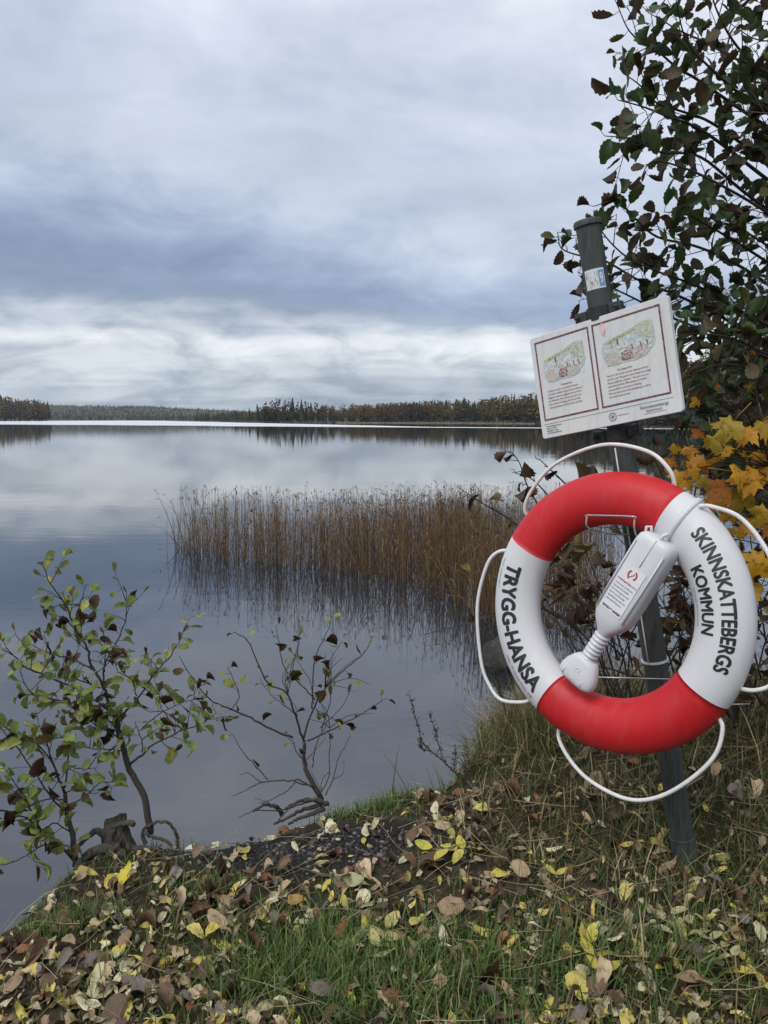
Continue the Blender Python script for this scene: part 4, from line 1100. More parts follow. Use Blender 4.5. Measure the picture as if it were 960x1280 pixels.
def maple_geo(seed, curl=0.3, droop=0.0):
    rg = np.random.default_rng(seed)
    lob = [(-2.35, 0.42), (-1.95, 0.36), (-1.66, 0.56), (-1.44, 0.52), (-1.22, 0.88), (-1.04, 0.64), (-0.90, 0.70), (-0.66, 0.48), (-0.46, 0.62), (-0.32, 0.80), (-0.16, 0.76), (0.0, 1.0),
           (0.16, 0.76), (0.32, 0.80), (0.46, 0.62), (0.66, 0.48), (0.90, 0.70), (1.04, 0.64), (1.22, 0.88), (1.44, 0.52), (1.66, 0.56), (1.95, 0.36), (2.35, 0.42), (2.9, 0.12)]
    v = [(0, 0.3, 0)]; u = [(0, 0)]
    ph = rg.random() * 6
    for a, r in lob:
        r = r * rg.uniform(0.88, 1.1) * 0.62
        x, y = math.sin(a) * r, 0.3 + math.cos(a) * r
        z = curl * (0.30 * math.sin(3 * a + ph) * r - 0.7 * r * r) - droop * max(0, y) ** 2
        v.append((x, y, z)); u.append((x, y))
        # inner ring for curvature
    m = len(lob); v2 = []
    for a, r in lob:
        r = r * 0.28; x, y = math.sin(a) * r, 0.3 + math.cos(a) * r
        v2.append((x, y, curl * (0.25 * math.sin(3 * a + ph) * r) - droop * max(0, y) ** 2 + 0.02))
    v += v2; u += [(x, y) for x, y, _ in v2]
    T = []
    for k in range(m):
        k2 = (k + 1) % m
        T += [(0, 1 + m + k2, 1 + m + k), (1 + m + k, 1 + m + k2, 1 + k2), (1 + m + k, 1 + k2, 1 + k)]
    # petiole
    o = len(v); v += [(-0.012, -0.45, 0.0), (0.012, -0.45, 0.0), (0.0, 0.3, 0.012)]; u += [(0, 0)] * 3
    T.append((o, o + 1, o + 2))
    return np.array(v), np.array(T), np.array(u)

def leaf_meshes(name, geos, mat):
    r = []
    for V, T, U in geos:
        me = bpy.data.meshes.new(name)
        me.from_pydata(V.tolist(), [], T.tolist())
        ul = me.uv_layers.new(name='UVMap'); ul.data.foreach_set('uv', U[T.ravel()].astype(np.float32).ravel())
        me.materials.append(mat); smooth(me); me.update(); r.append(me)
    return r
G_ALD = [leaf_geo(alder_w, 10, f_, c_, tw, 0.09, s, 0.03) for s, (f_, c_, tw) in enumerate([(0.15, 0.3, 0.1), (0.35, 0.7, -0.3), (0.2, -0.4, 0.3), (0.6, 0.9, 0.5), (0.1, 0.1, -0.2), (0.9, 0.5, 0.2)])]
G_CUR = [leaf_geo(alder_w, 10, f_, c_, tw, 0.10, s, 0.06) for s, (f_, c_, tw) in enumerate([(1.6, 0.6, 0.6), (2.2, 1.2, 0.4), (1.2, -0.9, -0.8), (2.6, 0.3, 1.0)])]
G_LAN = [leaf_geo(lance_w, 7, f_, c_, tw, 0.0, s, 0.012) for s, (f_, c_, tw) in enumerate([(0.15, 0.4, 0.1), (0.4, 0.9, -0.3), (0.25, -0.5, 0.4), (0.6, 0.3, 0.2)])]
G_RND = [leaf_geo(round_w, 8, f_, c_, tw, 0.03, s, 0.02) for s, (f_, c_, tw) in enumerate([(0.15, 0.4, 0.2), (0.4, 0.8, -0.3), (0.3, -0.6, 0.3), (0.9, 1.2, 0.5)])]
G_MAP = [maple_geo(s, c_, d_) for s, (c_, d_) in enumerate([(0.3, 0.1), (0.5, 0.35), (0.8, 0.2), (0.4, 0.5)])]
G_MPD = [maple_geo(10 + s, c_, d_) for s, (c_, d_) in enumerate([(1.6, 0.8), (2.2, 0.6), (1.8, 1.2)])]
ME_ALD = leaf_meshes('leaf', G_ALD, M['alder']); ME_ALDC = leaf_meshes('leaf', G_CUR, M['brownleaf'])
ME_DRK = leaf_meshes('leaf', G_ALD + G_CUR[:1] + G_CUR[2:3], M['alderdark'])
ME_MAP = leaf_meshes('leaf', G_MAP, M['maple']); ME_MPD = leaf_meshes('leaf', G_MPD, M['brownleaf'])

def orient(d, n):
    d = np.asarray(d, float); d = d / (np.linalg.norm(d) + 1e-9)
    n = np.asarray(n, float); n = n - d * (n @ d)
    if np.linalg.norm(n) < 1e-5: n = np.array([1.0, 0.3, 0.2]); n = n - d * (n @ d)
    n /= np.linalg.norm(n); x = cross(d, n)
    return np.stack([x, d, n], 1)                     # columns

def put_leaf(me, p, R, s, parent, name='leaf', wx=1.0):
    o = bpy.data.objects.new(name, me); COL.objects.link(o); o.parent = parent
    pl = np.asarray(p) - np.array(parent_world(parent))
    m4 = Matrix.Identity(4)
    sc = (s * wx, s, s)
    for i in range(3):
        for j in range(3): m4[i][j] = R[i, j] * sc[j]
        m4[i][3] = pl[i]
    o.matrix_basis = m4
    return o

def jit(path, amp, rg):
    p = np.asarray(path, float).copy(); p[1:-1] += rg.normal(size=p[1:-1].shape) * amp; return p

def px_path(pts, Y0, Y1, rg, amp=0.0):
    n = len(pts); return jit([at(x, y, Y0 + (Y1 - Y0) * i / max(1, n - 1)) for i, (x, y) in enumerate(pts)], amp, rg)

def rand_dir(rg):
    u = rg.normal(size=3); return u / np.linalg.norm(u)

# ------------------------------------------------------------------ alder sapling at the left
def sapling(name, base, label, stems, twn, leafiness, lsize, greens, seed, cat='sapling', lo_big=None, tipk=1.0, curledp=0.3):
    rg = np.random.default_rng(seed)
    root = empty(name, base, label, cat)
    W = Acc(); count = 0
    for si, (pts, Y0, Y1, r0, r1, dens) in enumerate(stems):
        p = catmull(px_path(pts, Y0, Y1, rg, 0.004), 5)
        p[1:-1] += rg.normal(size=p[1:-1].shape) * 0.0012
        v, t = tube(p, [r0, (r0 + r1) * 0.5, r1], 6)
        if r0 > 0.006: bulk('trunk', v, t, M['bark'], parent=root)
        else: W.add(v, t)
        L = np.r_[0, np.cumsum(np.linalg.norm(np.diff(p, axis=0), axis=1))]
        s = L[-1] * (0.25 if dens < 1.4 else 0.12); side = 1
        sites = []
        while s < L[-1]:
            k = min(np.searchsorted(L, s, 'right') - 1, len(p) - 2); f = (s - L[k]) / (L[k + 1] - L[k] + 1e-9)
            q_ = p[k] + (p[k + 1] - p[k]) * f; tg = p[k + 1] - p[k]; tg /= np.linalg.norm(tg)
            sites.append((q_, tg, s / L[-1])); s += rg.uniform(0.018, 0.04) / max(dens, 0.05) * leafiness
        sites.append((p[-1], tg, 1.0))
        if dens <= 0: sites = []
        for q_, tg, fr in sites:
            side = -side
            lat = cross(tg, np.array([0.1, 1, 0.1])); lat /= np.linalg.norm(lat) + 1e-9
            d = tg * 0.5 + lat * side * rg.uniform(0.4, 1.1) + rg.normal(size=3) * 0.45
            d /= np.linalg.norm(d)
            ln = rg.uniform(0.006, 0.02)
            # sometimes a short side twig carrying two or three leaves
            tips = [(q_, d)]
            if rg.random() < twn and fr < 0.93:
                tl = rg.uniform(0.03, 0.09); e_ = q_ + d * tl + np.array([0, 0, 0.01])
                tv, tt = tube(np.array([q_, (q_ + e_) / 2 + rg.normal(size=3) * 0.004, e_]), [0.0016, 0.0009], 4); W.add(tv, tt)
                tips = [(q_ + (e_ - q_) * a, d + rg.normal(size=3) * 0.7) for a in (0.5, 0.8, 1.0)]
            for b0, dd in tips:
                dd = dd / np.linalg.norm(dd)
                e_ = b0 + dd * ln
                tv, tt = tube(np.array([b0, e_]), 0.0009, 3, False); W.add(tv, tt)
                curled = rg.random() < curledp
                me = ME_ALDC[rg.integers(4)] if curled else ME_ALD[rg.integers(6)]
                nrm = np.array([rg.normal() * 0.6, -0.5 + rg.normal() * 0.6, 0.7 + rg.normal() * 0.4])
                sz = lsize * rg.uniform(0.55, 1.15)
                if fr > 0.9: sz *= 0.8
                if curled: dd = dd + np.array([0, 0, rg.uniform(-0.6, 0.5)]); sz *= 0.95
                put_leaf(me, e_, orient(dd, nrm), sz, root, wx=(0.55 if curled else rg.uniform(0.6, 1.0))); count += 1
    W.obj('twigs', M['twig'], root)
    return root, rg, count

YL_ = 2.42
b0 = at(186, 1040, YL_)
stems = [
 ([(188, 1042), (178, 995), (164, 962), (155, 925), (146, 900)], 2.42, 2.42, 0.0115, 0.0085, 0),
 ([(146, 900), (136, 880), (127, 855), (115, 830), (107, 810), (95, 785), (80, 758), (64, 727), (53, 704)], 2.42, 2.30, 0.0060, 0.0014, 1.0),
 ([(94, 775), (101, 752), (108, 730)], 2.34, 2.36, 0.0018, 0.001, 0.8),
 ([(94, 787), (76, 776), (57, 767)], 2.34, 2.28, 0.0018, 0.001, 0.8),
 ([(115, 867), (85, 856), (50, 842), (30, 832), (15, 822), (-8, 806)], 2.40, 2.26, 0.0035, 0.0014, 1.0),
 ([(115, 837), (92, 826), (70, 818), (45, 806), (25, 800), (19, 792)], 2.38, 2.42, 0.0026, 0.001, 0.9),
 ([(125, 860), (100, 850), (80, 842), (66, 834), (57, 825)], 2.40, 2.5, 0.0024, 0.001, 0.8),
 ([(129, 857), (133, 830), (145, 805), (155, 780), (157, 755), (158, 742)], 2.42, 2.46, 0.0032, 0.001, 1.1),
 ([(131, 840), (131, 812), (130, 788)], 2.42, 2.40, 0.0018, 0.001, 0.7),
 ([(150, 896), (171, 872), (195, 842), (214, 817), (225, 795), (237, 772)], 2.42, 2.52, 0.0036, 0.001, 1.05),
 ([(171, 870), (160, 848), (147, 838), (146, 827)], 2.43, 2.40, 0.002, 0.001, 0.7),
 ([(163, 955), (180, 938), (195, 928), (225, 913), (251, 904), (270, 891)], 2.42, 2.50, 0.0042, 0.001, 1.2),
 ([(219, 915), (210, 898), (202, 881), (200, 868)], 2.46, 2.42, 0.0018, 0.001, 1.0),
 ([(176, 913), (195, 896), (222, 880), (248, 872)], 2.44, 2.5, 0.002, 0.001, 1.2),
 ([(178, 940), (180, 925), (174, 912), (168, 902)], 2.44, 2.36, 0.002, 0.001, 1.0),
 ([(152, 915), (130, 900), (105, 893), (80, 880), (55, 872), (25, 868)], 2.42, 2.28, 0.003, 0.001, 1.7),
 ([(150, 905), (128, 880), (110, 872), (92, 870)], 2.42, 2.3, 0.0026, 0.001, 1.6),
 ([(155, 930), (138, 915), (120, 905), (104, 888), (90, 884)], 2.42, 2.34, 0.0026, 0.001, 1.7),
 ([(158, 940), (140, 935), (118, 938), (95, 930)], 2.42, 2.36, 0.0024, 0.001, 1.6),
]
base2 = at(92, 1080, 2.36)
alder_l, rgl, nl = sapling('alder_sapling', b0, 'leafy alder sapling with green and brown leaves on the bank at left', stems, 0.38, 0.72, 0.046, 1, 3, curledp=0.16)
stems2 = [
 ([(94, 1082), (90, 1047), (83, 1019), (81, 991)], 2.34, 2.34, 0.0095, 0.006, 0),
 ([(81, 991), (71, 972), (64, 950), (54, 924), (48, 905)], 2.34, 2.28, 0.0045, 0.001, 1.2),
 ([(83, 1019), (62, 990), (45, 970), (19, 931), (-4, 905)], 2.34, 2.24, 0.0035, 0.0012, 1.0),
 ([(81, 985), (84, 955), (84, 925), (88, 905), (96, 890)], 2.34, 2.4, 0.003, 0.001, 0.8),
 ([(64, 950), (40, 925), (20, 915), (-6, 898)], 2.31, 2.22, 0.0026, 0.001, 1.0),
 ([(80, 922), (50, 922), (28, 920), (5, 912)], 2.38, 2.3, 0.0022, 0.001, 0.9),
 ([(92, 1075), (66, 1053), (50, 1035), (28, 1019), (-6, 1010)], 2.34, 2.20, 0.0055, 0.0016, 1.5),
 ([(66, 1053), (45, 1062), (20, 1075), (-4, 1082)], 2.30, 2.24, 0.0026, 0.001, 0.5),
 ([(50, 1035), (35, 1000), (20, 985), (4, 960)], 2.28, 2.2, 0.0026, 0.001, 1.7),
 ([(81, 1000), (60, 1000), (35, 1008), (20, 1022)], 2.32, 2.2, 0.0024, 0.001, 1.5),
 ([(88, 1040), (70, 1030), (52, 1045), (40, 1060)], 2.33, 2.24, 0.0024, 0.001, 1.4),
 ([(82, 1010), (105, 995), (125, 978), (140, 985)], 2.35, 2.4, 0.0024, 0.001, 0.9),
 ([(81, 991), (100, 985), (118, 992), (130, 985)], 2.35, 2.3, 0.002, 0.001, 0.4),
 ([(84, 955), (105, 962), (120, 960)], 2.36, 2.34, 0.002, 0.001, 1.2),
]
sapling('alder_sapling', base2, 'low alder shoot with large green leaves leaning over the water left of the stump', stems2, 0.30, 0.86, 0.056, 1, 13, curledp=0.12)
# nearly bare sapling in the middle
stems3 = [
 ([(402, 1000), (389, 977), (384, 954), (380, 926)], 2.62, 2.62, 0.0105, 0.007, 0),
 ([(380, 926), (374, 902), (370, 886), (358, 867), (335, 855), (321, 827), (308, 805), (294, 790)], 2.62, 2.52, 0.0042, 0.0014, 0.35),
 ([(380, 922), (390, 890), (406, 859), (434, 835), (457, 815), (465, 795)], 2.62, 2.72, 0.0042, 0.0012, 0.28),
 ([(390, 886), (392, 855), (394, 819), (408, 790), (414, 772)], 2.63, 2.6, 0.003, 0.001, 0.40),
 ([(394, 875), (378, 859), (355, 835), (350, 805), (345, 783)], 2.62, 2.68, 0.0026, 0.001, 0.50),
 ([(366, 922), (339, 910), (315, 900), (287, 888), (264, 875), (244, 855), (226, 823)], 2.61, 2.46, 0.0040, 0.0014, 0.45),
 ([(287, 888), (300, 872), (292, 850), (284, 835)], 2.54, 2.5, 0.0018, 0.001, 0.8),
 ([(384, 926), (410, 914), (430, 906), (457, 892), (483, 873)], 2.62, 2.7, 0.0034, 0.001, 0.35),
 ([(386, 981), (355, 977), (327, 979), (305, 987), (290, 995)], 2.62, 2.56, 0.0030, 0.001, 0.0),
 ([(335, 975), (318, 955), (302, 940), (291, 918)], 2.58, 2.5, 0.002, 0.001, 0.1),
 ([(327, 979), (312, 966), (300, 968)], 2.57, 2.5, 0.0016, 0.0008, 0.0),
 ([(407, 994), (416, 974), (424, 946), (438, 920)], 2.63, 2.7, 0.0024, 0.001, 0.0),
 ([(416, 974), (428, 968), (430, 950)], 2.64, 2.7, 0.0014, 0.0007, 0.0),
 ([(402, 914), (412, 880), (411, 850), (414, 835)], 2.63, 2.58, 0.002, 0.001, 0.3),
 ([(400, 910), (425, 885), (436, 870), (438, 855)], 2.64, 2.58, 0.0018, 0.0009, 0.3),
 ([(358, 867), (362, 842), (368, 822), (372, 812)], 2.58, 2.66, 0.002, 0.001, 0.35),
 ([(372, 895), (345, 875), (338, 868), (325, 850)], 2.60, 2.7, 0.002, 0.001, 0.6),
 ([(390, 960), (396, 930), (404, 905), (402, 880)], 2.60, 2.55, 0.0022, 0.001, 0.0),
 ([(384, 955), (370, 940), (364, 925), (352, 918)], 2.60, 2.52, 0.0018, 0.001, 0.3),
 ([(398, 995), (412, 970), (410, 935), (416, 915)], 2.61, 2.55, 0.0022, 0.001, 0.0),
 ([(392, 985), (375, 975), (362, 985), (340, 1000), (322, 1004)], 2.60, 2.5, 0.0032, 0.001, 0.0),
 ([(400, 998), (375, 1005), (350, 1015), (320, 1012), (298, 1022)], 2.60, 2.5, 0.0040, 0.001, 0.0),
 ([(398, 1002), (382, 1000), (365, 1008), (348, 1025)], 2.58, 2.48, 0.0052, 0.002, 0.0),
 ([(350, 1015), (335, 1003), (318, 998)], 2.55, 2.5, 0.0018, 0.0008, 0.0),
]
_r = np.random.default_rng(99)
for _ in range(20):
    x0, y0 = [(384, 950), (380, 925), (392, 880), (372, 895), (406, 859), (402, 990), (360, 868), (412, 910)][_r.integers(8)]
    a = _r.normal() * 0.85; L = _r.uniform(25, 70)
    stems3.append(([(x0, y0), (x0 + math.sin(a) * L * 0.5 + _r.normal() * 4, y0 - math.cos(a) * L * 0.5), (x0 + math.sin(a * 1.2) * L, y0 - math.cos(a * 1.2) * L)], 2.62, 2.62 + _r.normal() * 0.08, 0.0017, 0.0008, 0.22 if L > 60 else 0.0))
sapling('alder_sapling', at(400, 1000, 2.62), 'nearly bare young alder with dark twigs at the water edge in the middle', stems3, 0.10, 1.0, 0.042, 1, 23, curledp=0.55)

# ------------------------------------------------------------------ withered weed (mugwort) on the edge
def weed(base, paths, label, seed):
    rg = np.random.default_rng(seed); root = empty('withered_weed', base, label, 'weed')
    W = Acc(); S = Acc()
    for pts, Y0, Y1, r in paths:
        p = catmull(px_path(pts, Y0, Y1, rg, 0.003), 5); v, t = tube(p, [r, r * 0.5], 5); W.add(v, t)
        for i in range(2, len(p)):
            for k in range(4):
                d = rand_dir(rg); d[2] = abs(d[2]); c = p[i] + d * rg.uniform(0.002, 0.014) + (p[i] - p[i - 1]) * rg.random()
                s = rg.uniform(0.0030, 0.0070)
                a = rg.normal(size=(4, 3)); a /= np.linalg.norm(a, axis=1)[:, None]
                S.add(c + a * s, [(0, 1, 2), (0, 2, 3), (0, 3, 1), (1, 3, 2)])
            if rg.random() < 0.55:
                d = rand_dir(rg) * 0.6 + np.array([0, 0, 0.8]); e_ = p[i] + d * rg.uniform(0.015, 0.035)
                v, t = tube(np.array([p[i], e_]), 0.0009, 3, False); W.add(v, t)
                for k in range(5):
                    a = rg.normal(size=(4, 3)); a /= np.linalg.norm(a, axis=1)[:, None]
                    S.add(p[i] + (e_ - p[i]) * rg.random() + rg.normal(size=3) * 0.002 + a * rg.uniform(0.002, 0.0038), [(0, 1, 2), (0, 2, 3), (0, 3, 1), (1, 3, 2)])
    W.obj('stem', M['weed'], root); S.obj('seed_heads', M['weed'], root)
weed(at(585, 985, 2.75), [([(585, 985), (569, 967), (550, 948), (531, 930), (521, 905), (512, 871)], 2.75, 2.65, 0.0028), ([(556, 955), (548, 927), (542, 911), (538, 896)], 2.73, 2.72, 0.0018),
      ([(566, 966), (568, 952), (569, 936)], 2.74, 2.8, 0.0016), ([(540, 940), (527, 936), (525, 928)], 2.7, 2.68, 0.0012), ([(578, 978), (582, 955), (581, 935)], 2.75, 2.8, 0.0012)],
     'withered brown weed with seed heads leaning out over the water', 4)
weed(at(641, 920, 3.0), [([(645, 925), (634, 895), (626, 868), (620, 845), (618, 838)], 3.0, 2.95, 0.003), ([(630, 880), (624, 868), (622, 858)], 3.0, 3.05, 0.002)],
     'short dark weed stalk behind the left rope loop of the lifebuoy', 5)

# ------------------------------------------------------------------ stump and roots
rg = np.random.default_rng(8)
sb_ = at(142, 1075, 2.40); sb_[2] = hz(sb_[0], sb_[1]) - 0.02
stump = empty('tree_stump', sb_, 'weathered grey stump with gnarled roots on the bank at left', 'stump')
v = []; f = []; n, rows = 64, 22
Hs = at(145, 1028, 2.40)[2] - sb_[2]
for j in range(rows):
    t = j / (rows - 1)
    for k in range(n):
        a = 2 * PI * k / n
        r = 0.052 * (1 - 0.30 * t) + 0.050 * max(0, 1 - t * 2.2) ** 2 * (0.5 + 0.5 * math.cos(3 * a + 0.7))
        r *= 1 + 0.17 * math.sin(4 * a + 2.5 * t + 1) + 0.08 * math.sin(9 * a - 4 * t) + 0.07 * math.sin(17 * a + 6 * t) + 0.22 * (vnoise(np.array([a * 3 + 9]), np.array([t * 6.0]), 4)[0] - 0.5)
        z = Hs * t * (1 + 0.10 * math.sin(a + 0.6)) + 0.012 * (vnoise(np.array([a * 4 + 3]), np.array([2.5]), 7)[0] - 0.5) * (t > 0.9)
        v.append(sb_ + np.array([r * math.cos(a) + 0.024 * t + 0.012 * math.sin(5 * t), r * math.sin(a), z]))
for j in range(rows - 1):
    for k in range(n): f.append((j * n + k, j * n + (k + 1) % n, (j + 1) * n + (k + 1) % n, (j + 1) * n + k))
v.append(sb_ + np.array([0.015, 0, Hs * 0.86])); c_ = len(v) - 1
for k in range(n): f.append(((rows - 1) * n + k, (rows - 1) * n + (k + 1) % n, c_))
build('bole', v, f, M['drywood'], stump)
for pts, Y0, Y1, r0, r1 in [([(150, 1060), (125, 1060), (105, 1072), (95, 1088)], 2.36, 2.30, 0.020, 0.010), ([(132, 1045), (118, 1040), (104, 1048), (96, 1060)], 2.38, 2.34, 0.013, 0.006),
                            ([(155, 1065), (140, 1082), (132, 1098), (128, 1110)], 2.34, 2.28, 0.018, 0.008), ([(158, 1058), (172, 1062), (190, 1060), (205, 1064)], 2.38, 2.36, 0.014, 0.006),
                            ([(168, 1030), (154, 1028), (140, 1034)], 2.37, 2.37, 0.010, 0.006), ([(118, 1062), (112, 1080), (118, 1100)], 2.36, 2.3, 0.012, 0.006)]:
    p = catmull(px_path(pts, Y0, Y1, rg, 0.003), 5); p += rg.normal(size=p.shape) * 0.0015
    tube_obj('root', p, [r0, (r0 + r1) / 2, r1], M['drywood'], stump, 9)
root = empty('exposed_root', at(200, 1045, 2.40), 'bare root arching out of the bank beside the sapling stem', 'root')
tube_obj('root_arch', jit(catmull(px_path([(182, 1055), (180, 1038), (196, 1028), (212, 1030), (220, 1042), (222, 1056)], 2.40, 2.42, rg), 6), 0.0018, rg), [0.0075, 0.0055, 0.005, 0.0065], M['drywood'], root, 9)
tube_obj('root_arch', jit(catmull(px_path([(180, 1040), (190, 1046), (205, 1050), (216, 1058)], 2.38, 2.38, rg), 6), 0.0012, rg), [0.006, 0.005], M['drywood'], root, 8)
root = empty('exposed_root', at(375, 1018, 2.58), 'tangle of thick dark roots at the foot of the bare alder', 'root')
for pts in ([(402, 1006), (380, 1012), (360, 1022), (342, 1030)], [(405, 1010), (388, 1018), (372, 1024), (360, 1030)], [(352, 1018), (345, 1008), (330, 1006), (316, 1014)], [(410, 1004), (395, 1000), (372, 1002), (356, 1010)]):
    tube_obj('root_strand', jit(catmull(px_path(pts, 2.58, 2.52, rg), 5), 0.002, rg), [0.009, 0.006, 0.004], M['bark'], root, 8)

# ------------------------------------------------------------------ stones in the shallows
def stone(name, c, size, seed, label, mat, cat='stone'):
    bm = bmesh.new(); bmesh.ops.create_icosphere(bm, subdivisions=4, radius=1.0); rg = np.random.default_rng(seed)
    dirs = [rand_dir(rg) for _ in range(12)]; cut = rg.uniform(0.68, 0.98, 12)
    for vv in bm.verts:
        p = np.array(vv.co); m = max([(p @ d) / c_ for d, c_ in zip(dirs, cut)] + [1.0]); p = p / m
        p = p * (1 + 0.10 * (vnoise(np.array([p[0] * 11 + 7]), np.array([p[1] * 9 - p[2] * 8]), seed + 1)[0] - 0.5) + 0.14 * (vnoise(np.array([p[0] * 5 + 3]), np.array([p[1] * 5 + p[2] * 4]), seed)[0] - 0.5))
        vv.co = p * np.array(size)
    me = bpy.data.meshes.new(name); bm.to_mesh(me); bm.free(); me.materials.append(mat); smooth(me)
    o = bpy.data.objects.new(name, me); link(o); o.location = tuple(c); o.rotation_euler = (0, 0, rg.random() * 6)
    return tag(o, label, cat)
M['mossrock'] = pmat('mossy_stone', (0.016, 0.020, 0.009), (0.030, 0.030, 0.026), 14, 0.95, 1.0, 60, c3=(0.055, 0.054, 0.050))
p = atz(640, 838, 0); stone('lake_stone', p + (0, 0.16, 0.03), (0.20, 0.17, 0.17), 3, 'mossy stone in the water behind the left rope loop', M['mossrock'])
p = atz(690, 842, 0); stone('lake_stone', p + (0.02, 0.10, 0.03), (0.12, 0.10, 0.11), 4, 'smooth grey stone seen through the lower left of the lifebuoy', M['rock'])
p = atz(668, 856, 0); stone('lake_stone', p + (0.0, 0.08, 0.0), (0.13, 0.10, 0.07), 6, 'low dark stone at the waterline behind the white left arc of the lifebuoy', M['mossrock'])

# ------------------------------------------------------------------ gravel and lake-bed stones
A = Acc(); rg = np.random.default_rng(14)
ico = bmesh.new(); bmesh.ops.create_icosphere(ico, subdivisions=1, radius=1.0)
IV = np.array([v_.co[:] for v_ in ico.verts]); ico.verts.index_update(); IT = np.array([[v_.index for v_ in f_.verts] for f_ in ico.faces]); ico.free()
def pebbles(xy, smin, smax, cols, A, sink=0.4, flat=0.6):
    z = height(xy[:, 0], xy[:, 1])
    for (x, y), zz in zip(xy, z):
        s = smin + (smax - smin) * rg.random() ** 2.5
        sc = s * np.array([rg.uniform(0.7, 1.3), rg.uniform(0.7, 1.3), rg.uniform(0.4, 0.9) * flat / 0.6])
        a = rg.random() * 6.28; V = IV * rg.uniform(0.8, 1.15, (len(IV), 1)) * sc
        V = np.stack([V[:, 0] * math.cos(a) - V[:, 1] * math.sin(a), V[:, 0] * math.sin(a) + V[:, 1] * math.cos(a), V[:, 2]], 1)
        A.add(V + (x, y, zz + sc[2] * (1 - sink) - sc[2] * 0.4), IT, np.array(cols[rg.integers(len(cols))]) * rg.uniform(0.7, 1.25))
gc = atz(370, 1066, 0.38)[:2]; gc2 = atz(440, 1050, 0.38)[:2]
xy = np.concatenate([gc + rg.normal(size=(1300, 2)) * (0.20, 0.075), gc2 + rg.normal(size=(420, 2)) * (0.12, 0.07), np.stack([rg.uniform(-1.0, 0.7, 500), rg.uniform(1.5, 2.6, 500)], 1)])
xy = xy[sdist(xy[:, 0], xy[:, 1]) > -0.05]
pebbles(xy, 0.0014, 0.0095, [(0.022, 0.021, 0.020), (0.040, 0.038, 0.036), (0.065, 0.062, 0.060), (0.018, 0.016, 0.014), (0.16, 0.15, 0.145)], A)
tag(A.obj('gravel', M['pebble']), 'dark fine gravel on the trodden bare patch of the bank', 'gravel', kind='stuff')
A = Acc()
xy = np.stack([rg.uniform(-2.6, 1.6, 2600), rg.uniform(1.8, 5.2, 2600)], 1); d = sdist(xy[:, 0], xy[:, 1]); xy = xy[(d < -0.15) & (d > -1.9)]
pebbles(xy, 0.012, 0.055, [(0.16, 0.155, 0.145), (0.24, 0.23, 0.21), (0.11, 0.105, 0.10), (0.20, 0.18, 0.15)], A, 0.5, 0.4)
tag(A.obj('lake_bed_stones', M['pebble']), 'pale stones on the lake bottom under the shallow water by the bank', 'stones', kind='stuff')

# ------------------------------------------------------------------ grass
A = Acc(); rg = np.random.default_rng(21)
def blades(xy, hlo, hhi, wid, cols, cw, lean, A, seed, flat=0.0):
    rg = np.random.default_rng(seed); n = len(xy)
    if n == 0: return
    z = height(xy[:, 0], xy[:, 1]) - 0.004
    h = hlo + (hhi - hlo) * rg.random(n) ** 1.6; az = rg.random(n) * 6.283; ln = np.abs(rg.normal(size=n)) * lean + 0.1
    w = wid * rg.uniform(0.6, 1.3, n); ci = rg.choice(len(cols), n, p=cw); c = np.array(cols)[ci] * rg.uniform(0.65, 1.3, (n, 1))
    ts = np.array([0, 0.35, 0.7, 1.0]); P = np.zeros((n, 7, 3)); dxy = np.stack([np.cos(az), np.sin(az)], 1); sd = np.stack([-np.sin(az), np.cos(az)], 1)
    sd = sd * np.cos(0.5) + dxy * np.sin(rg.normal(size=(n, 1)) * 0.6); j = 0
    for i, t in enumerate(ts):
        th = np.clip(ln * (0.5 + t), 0, 1.75)         # bend angle grows along the blade
        up = h * t * np.cos(th * 0.6); out_ = h * t * np.sin(th * 0.75)
        up = np.where(th > 1.2, up * 0.55, up)
        cxy = xy + dxy * out_[:, None]; ww = w * (1, 0.95, 0.65, 0)[i]
        if i < 3:
            for s in (-1, 1):
                P[:, j, :2] = cxy + sd * (ww * s)[:, None]; P[:, j, 2] = z + np.maximum(up, 0.002); j += 1
        else:
            P[:, j, :2] = cxy; P[:, j, 2] = z + np.maximum(up, 0.002)
    T0 = np.array([(0, 1, 3), (0, 3, 2), (2, 3, 5), (2, 5, 4), (4, 5, 6)])
    T = (T0[None] + (np.arange(n) * 7)[:, None, None]).reshape(-1, 3)
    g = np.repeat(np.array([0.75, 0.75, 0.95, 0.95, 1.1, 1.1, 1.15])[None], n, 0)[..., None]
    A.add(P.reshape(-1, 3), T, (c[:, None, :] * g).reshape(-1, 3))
GREEN = [(0.088, 0.155, 0.036), (0.130, 0.190, 0.055), (0.058, 0.095, 0.026), (0.30, 0.25, 0.12), (0.16, 0.13, 0.06)]
DRY = [(0.075, 0.10, 0.032), (0.13, 0.14, 0.055), (0.36, 0.285, 0.155), (0.16, 0.115, 0.058), (0.075, 0.055, 0.030)]
def region(n, x0, x1, y0, y1, mask):
    p = np.stack([rg.uniform(x0, x1, n), rg.uniform(y0, y1, n)], 1)
    d = sdist(p[:, 0], p[:, 1]); m = mask(p[:, 0], p[:, 1], d); return p[rg.random(n) < m]
def g_noise(x, y, s, seed): return vnoise(x * s, y * s, seed)
gravel_d = lambda x, y: np.exp(-(((x - gc[0]) / 0.30) ** 2 + ((y - gc[1]) / 0.14) ** 2)) + np.exp(-(((x - gc2[0]) / 0.2) ** 2 + ((y - gc2[1]) / 0.12) ** 2))
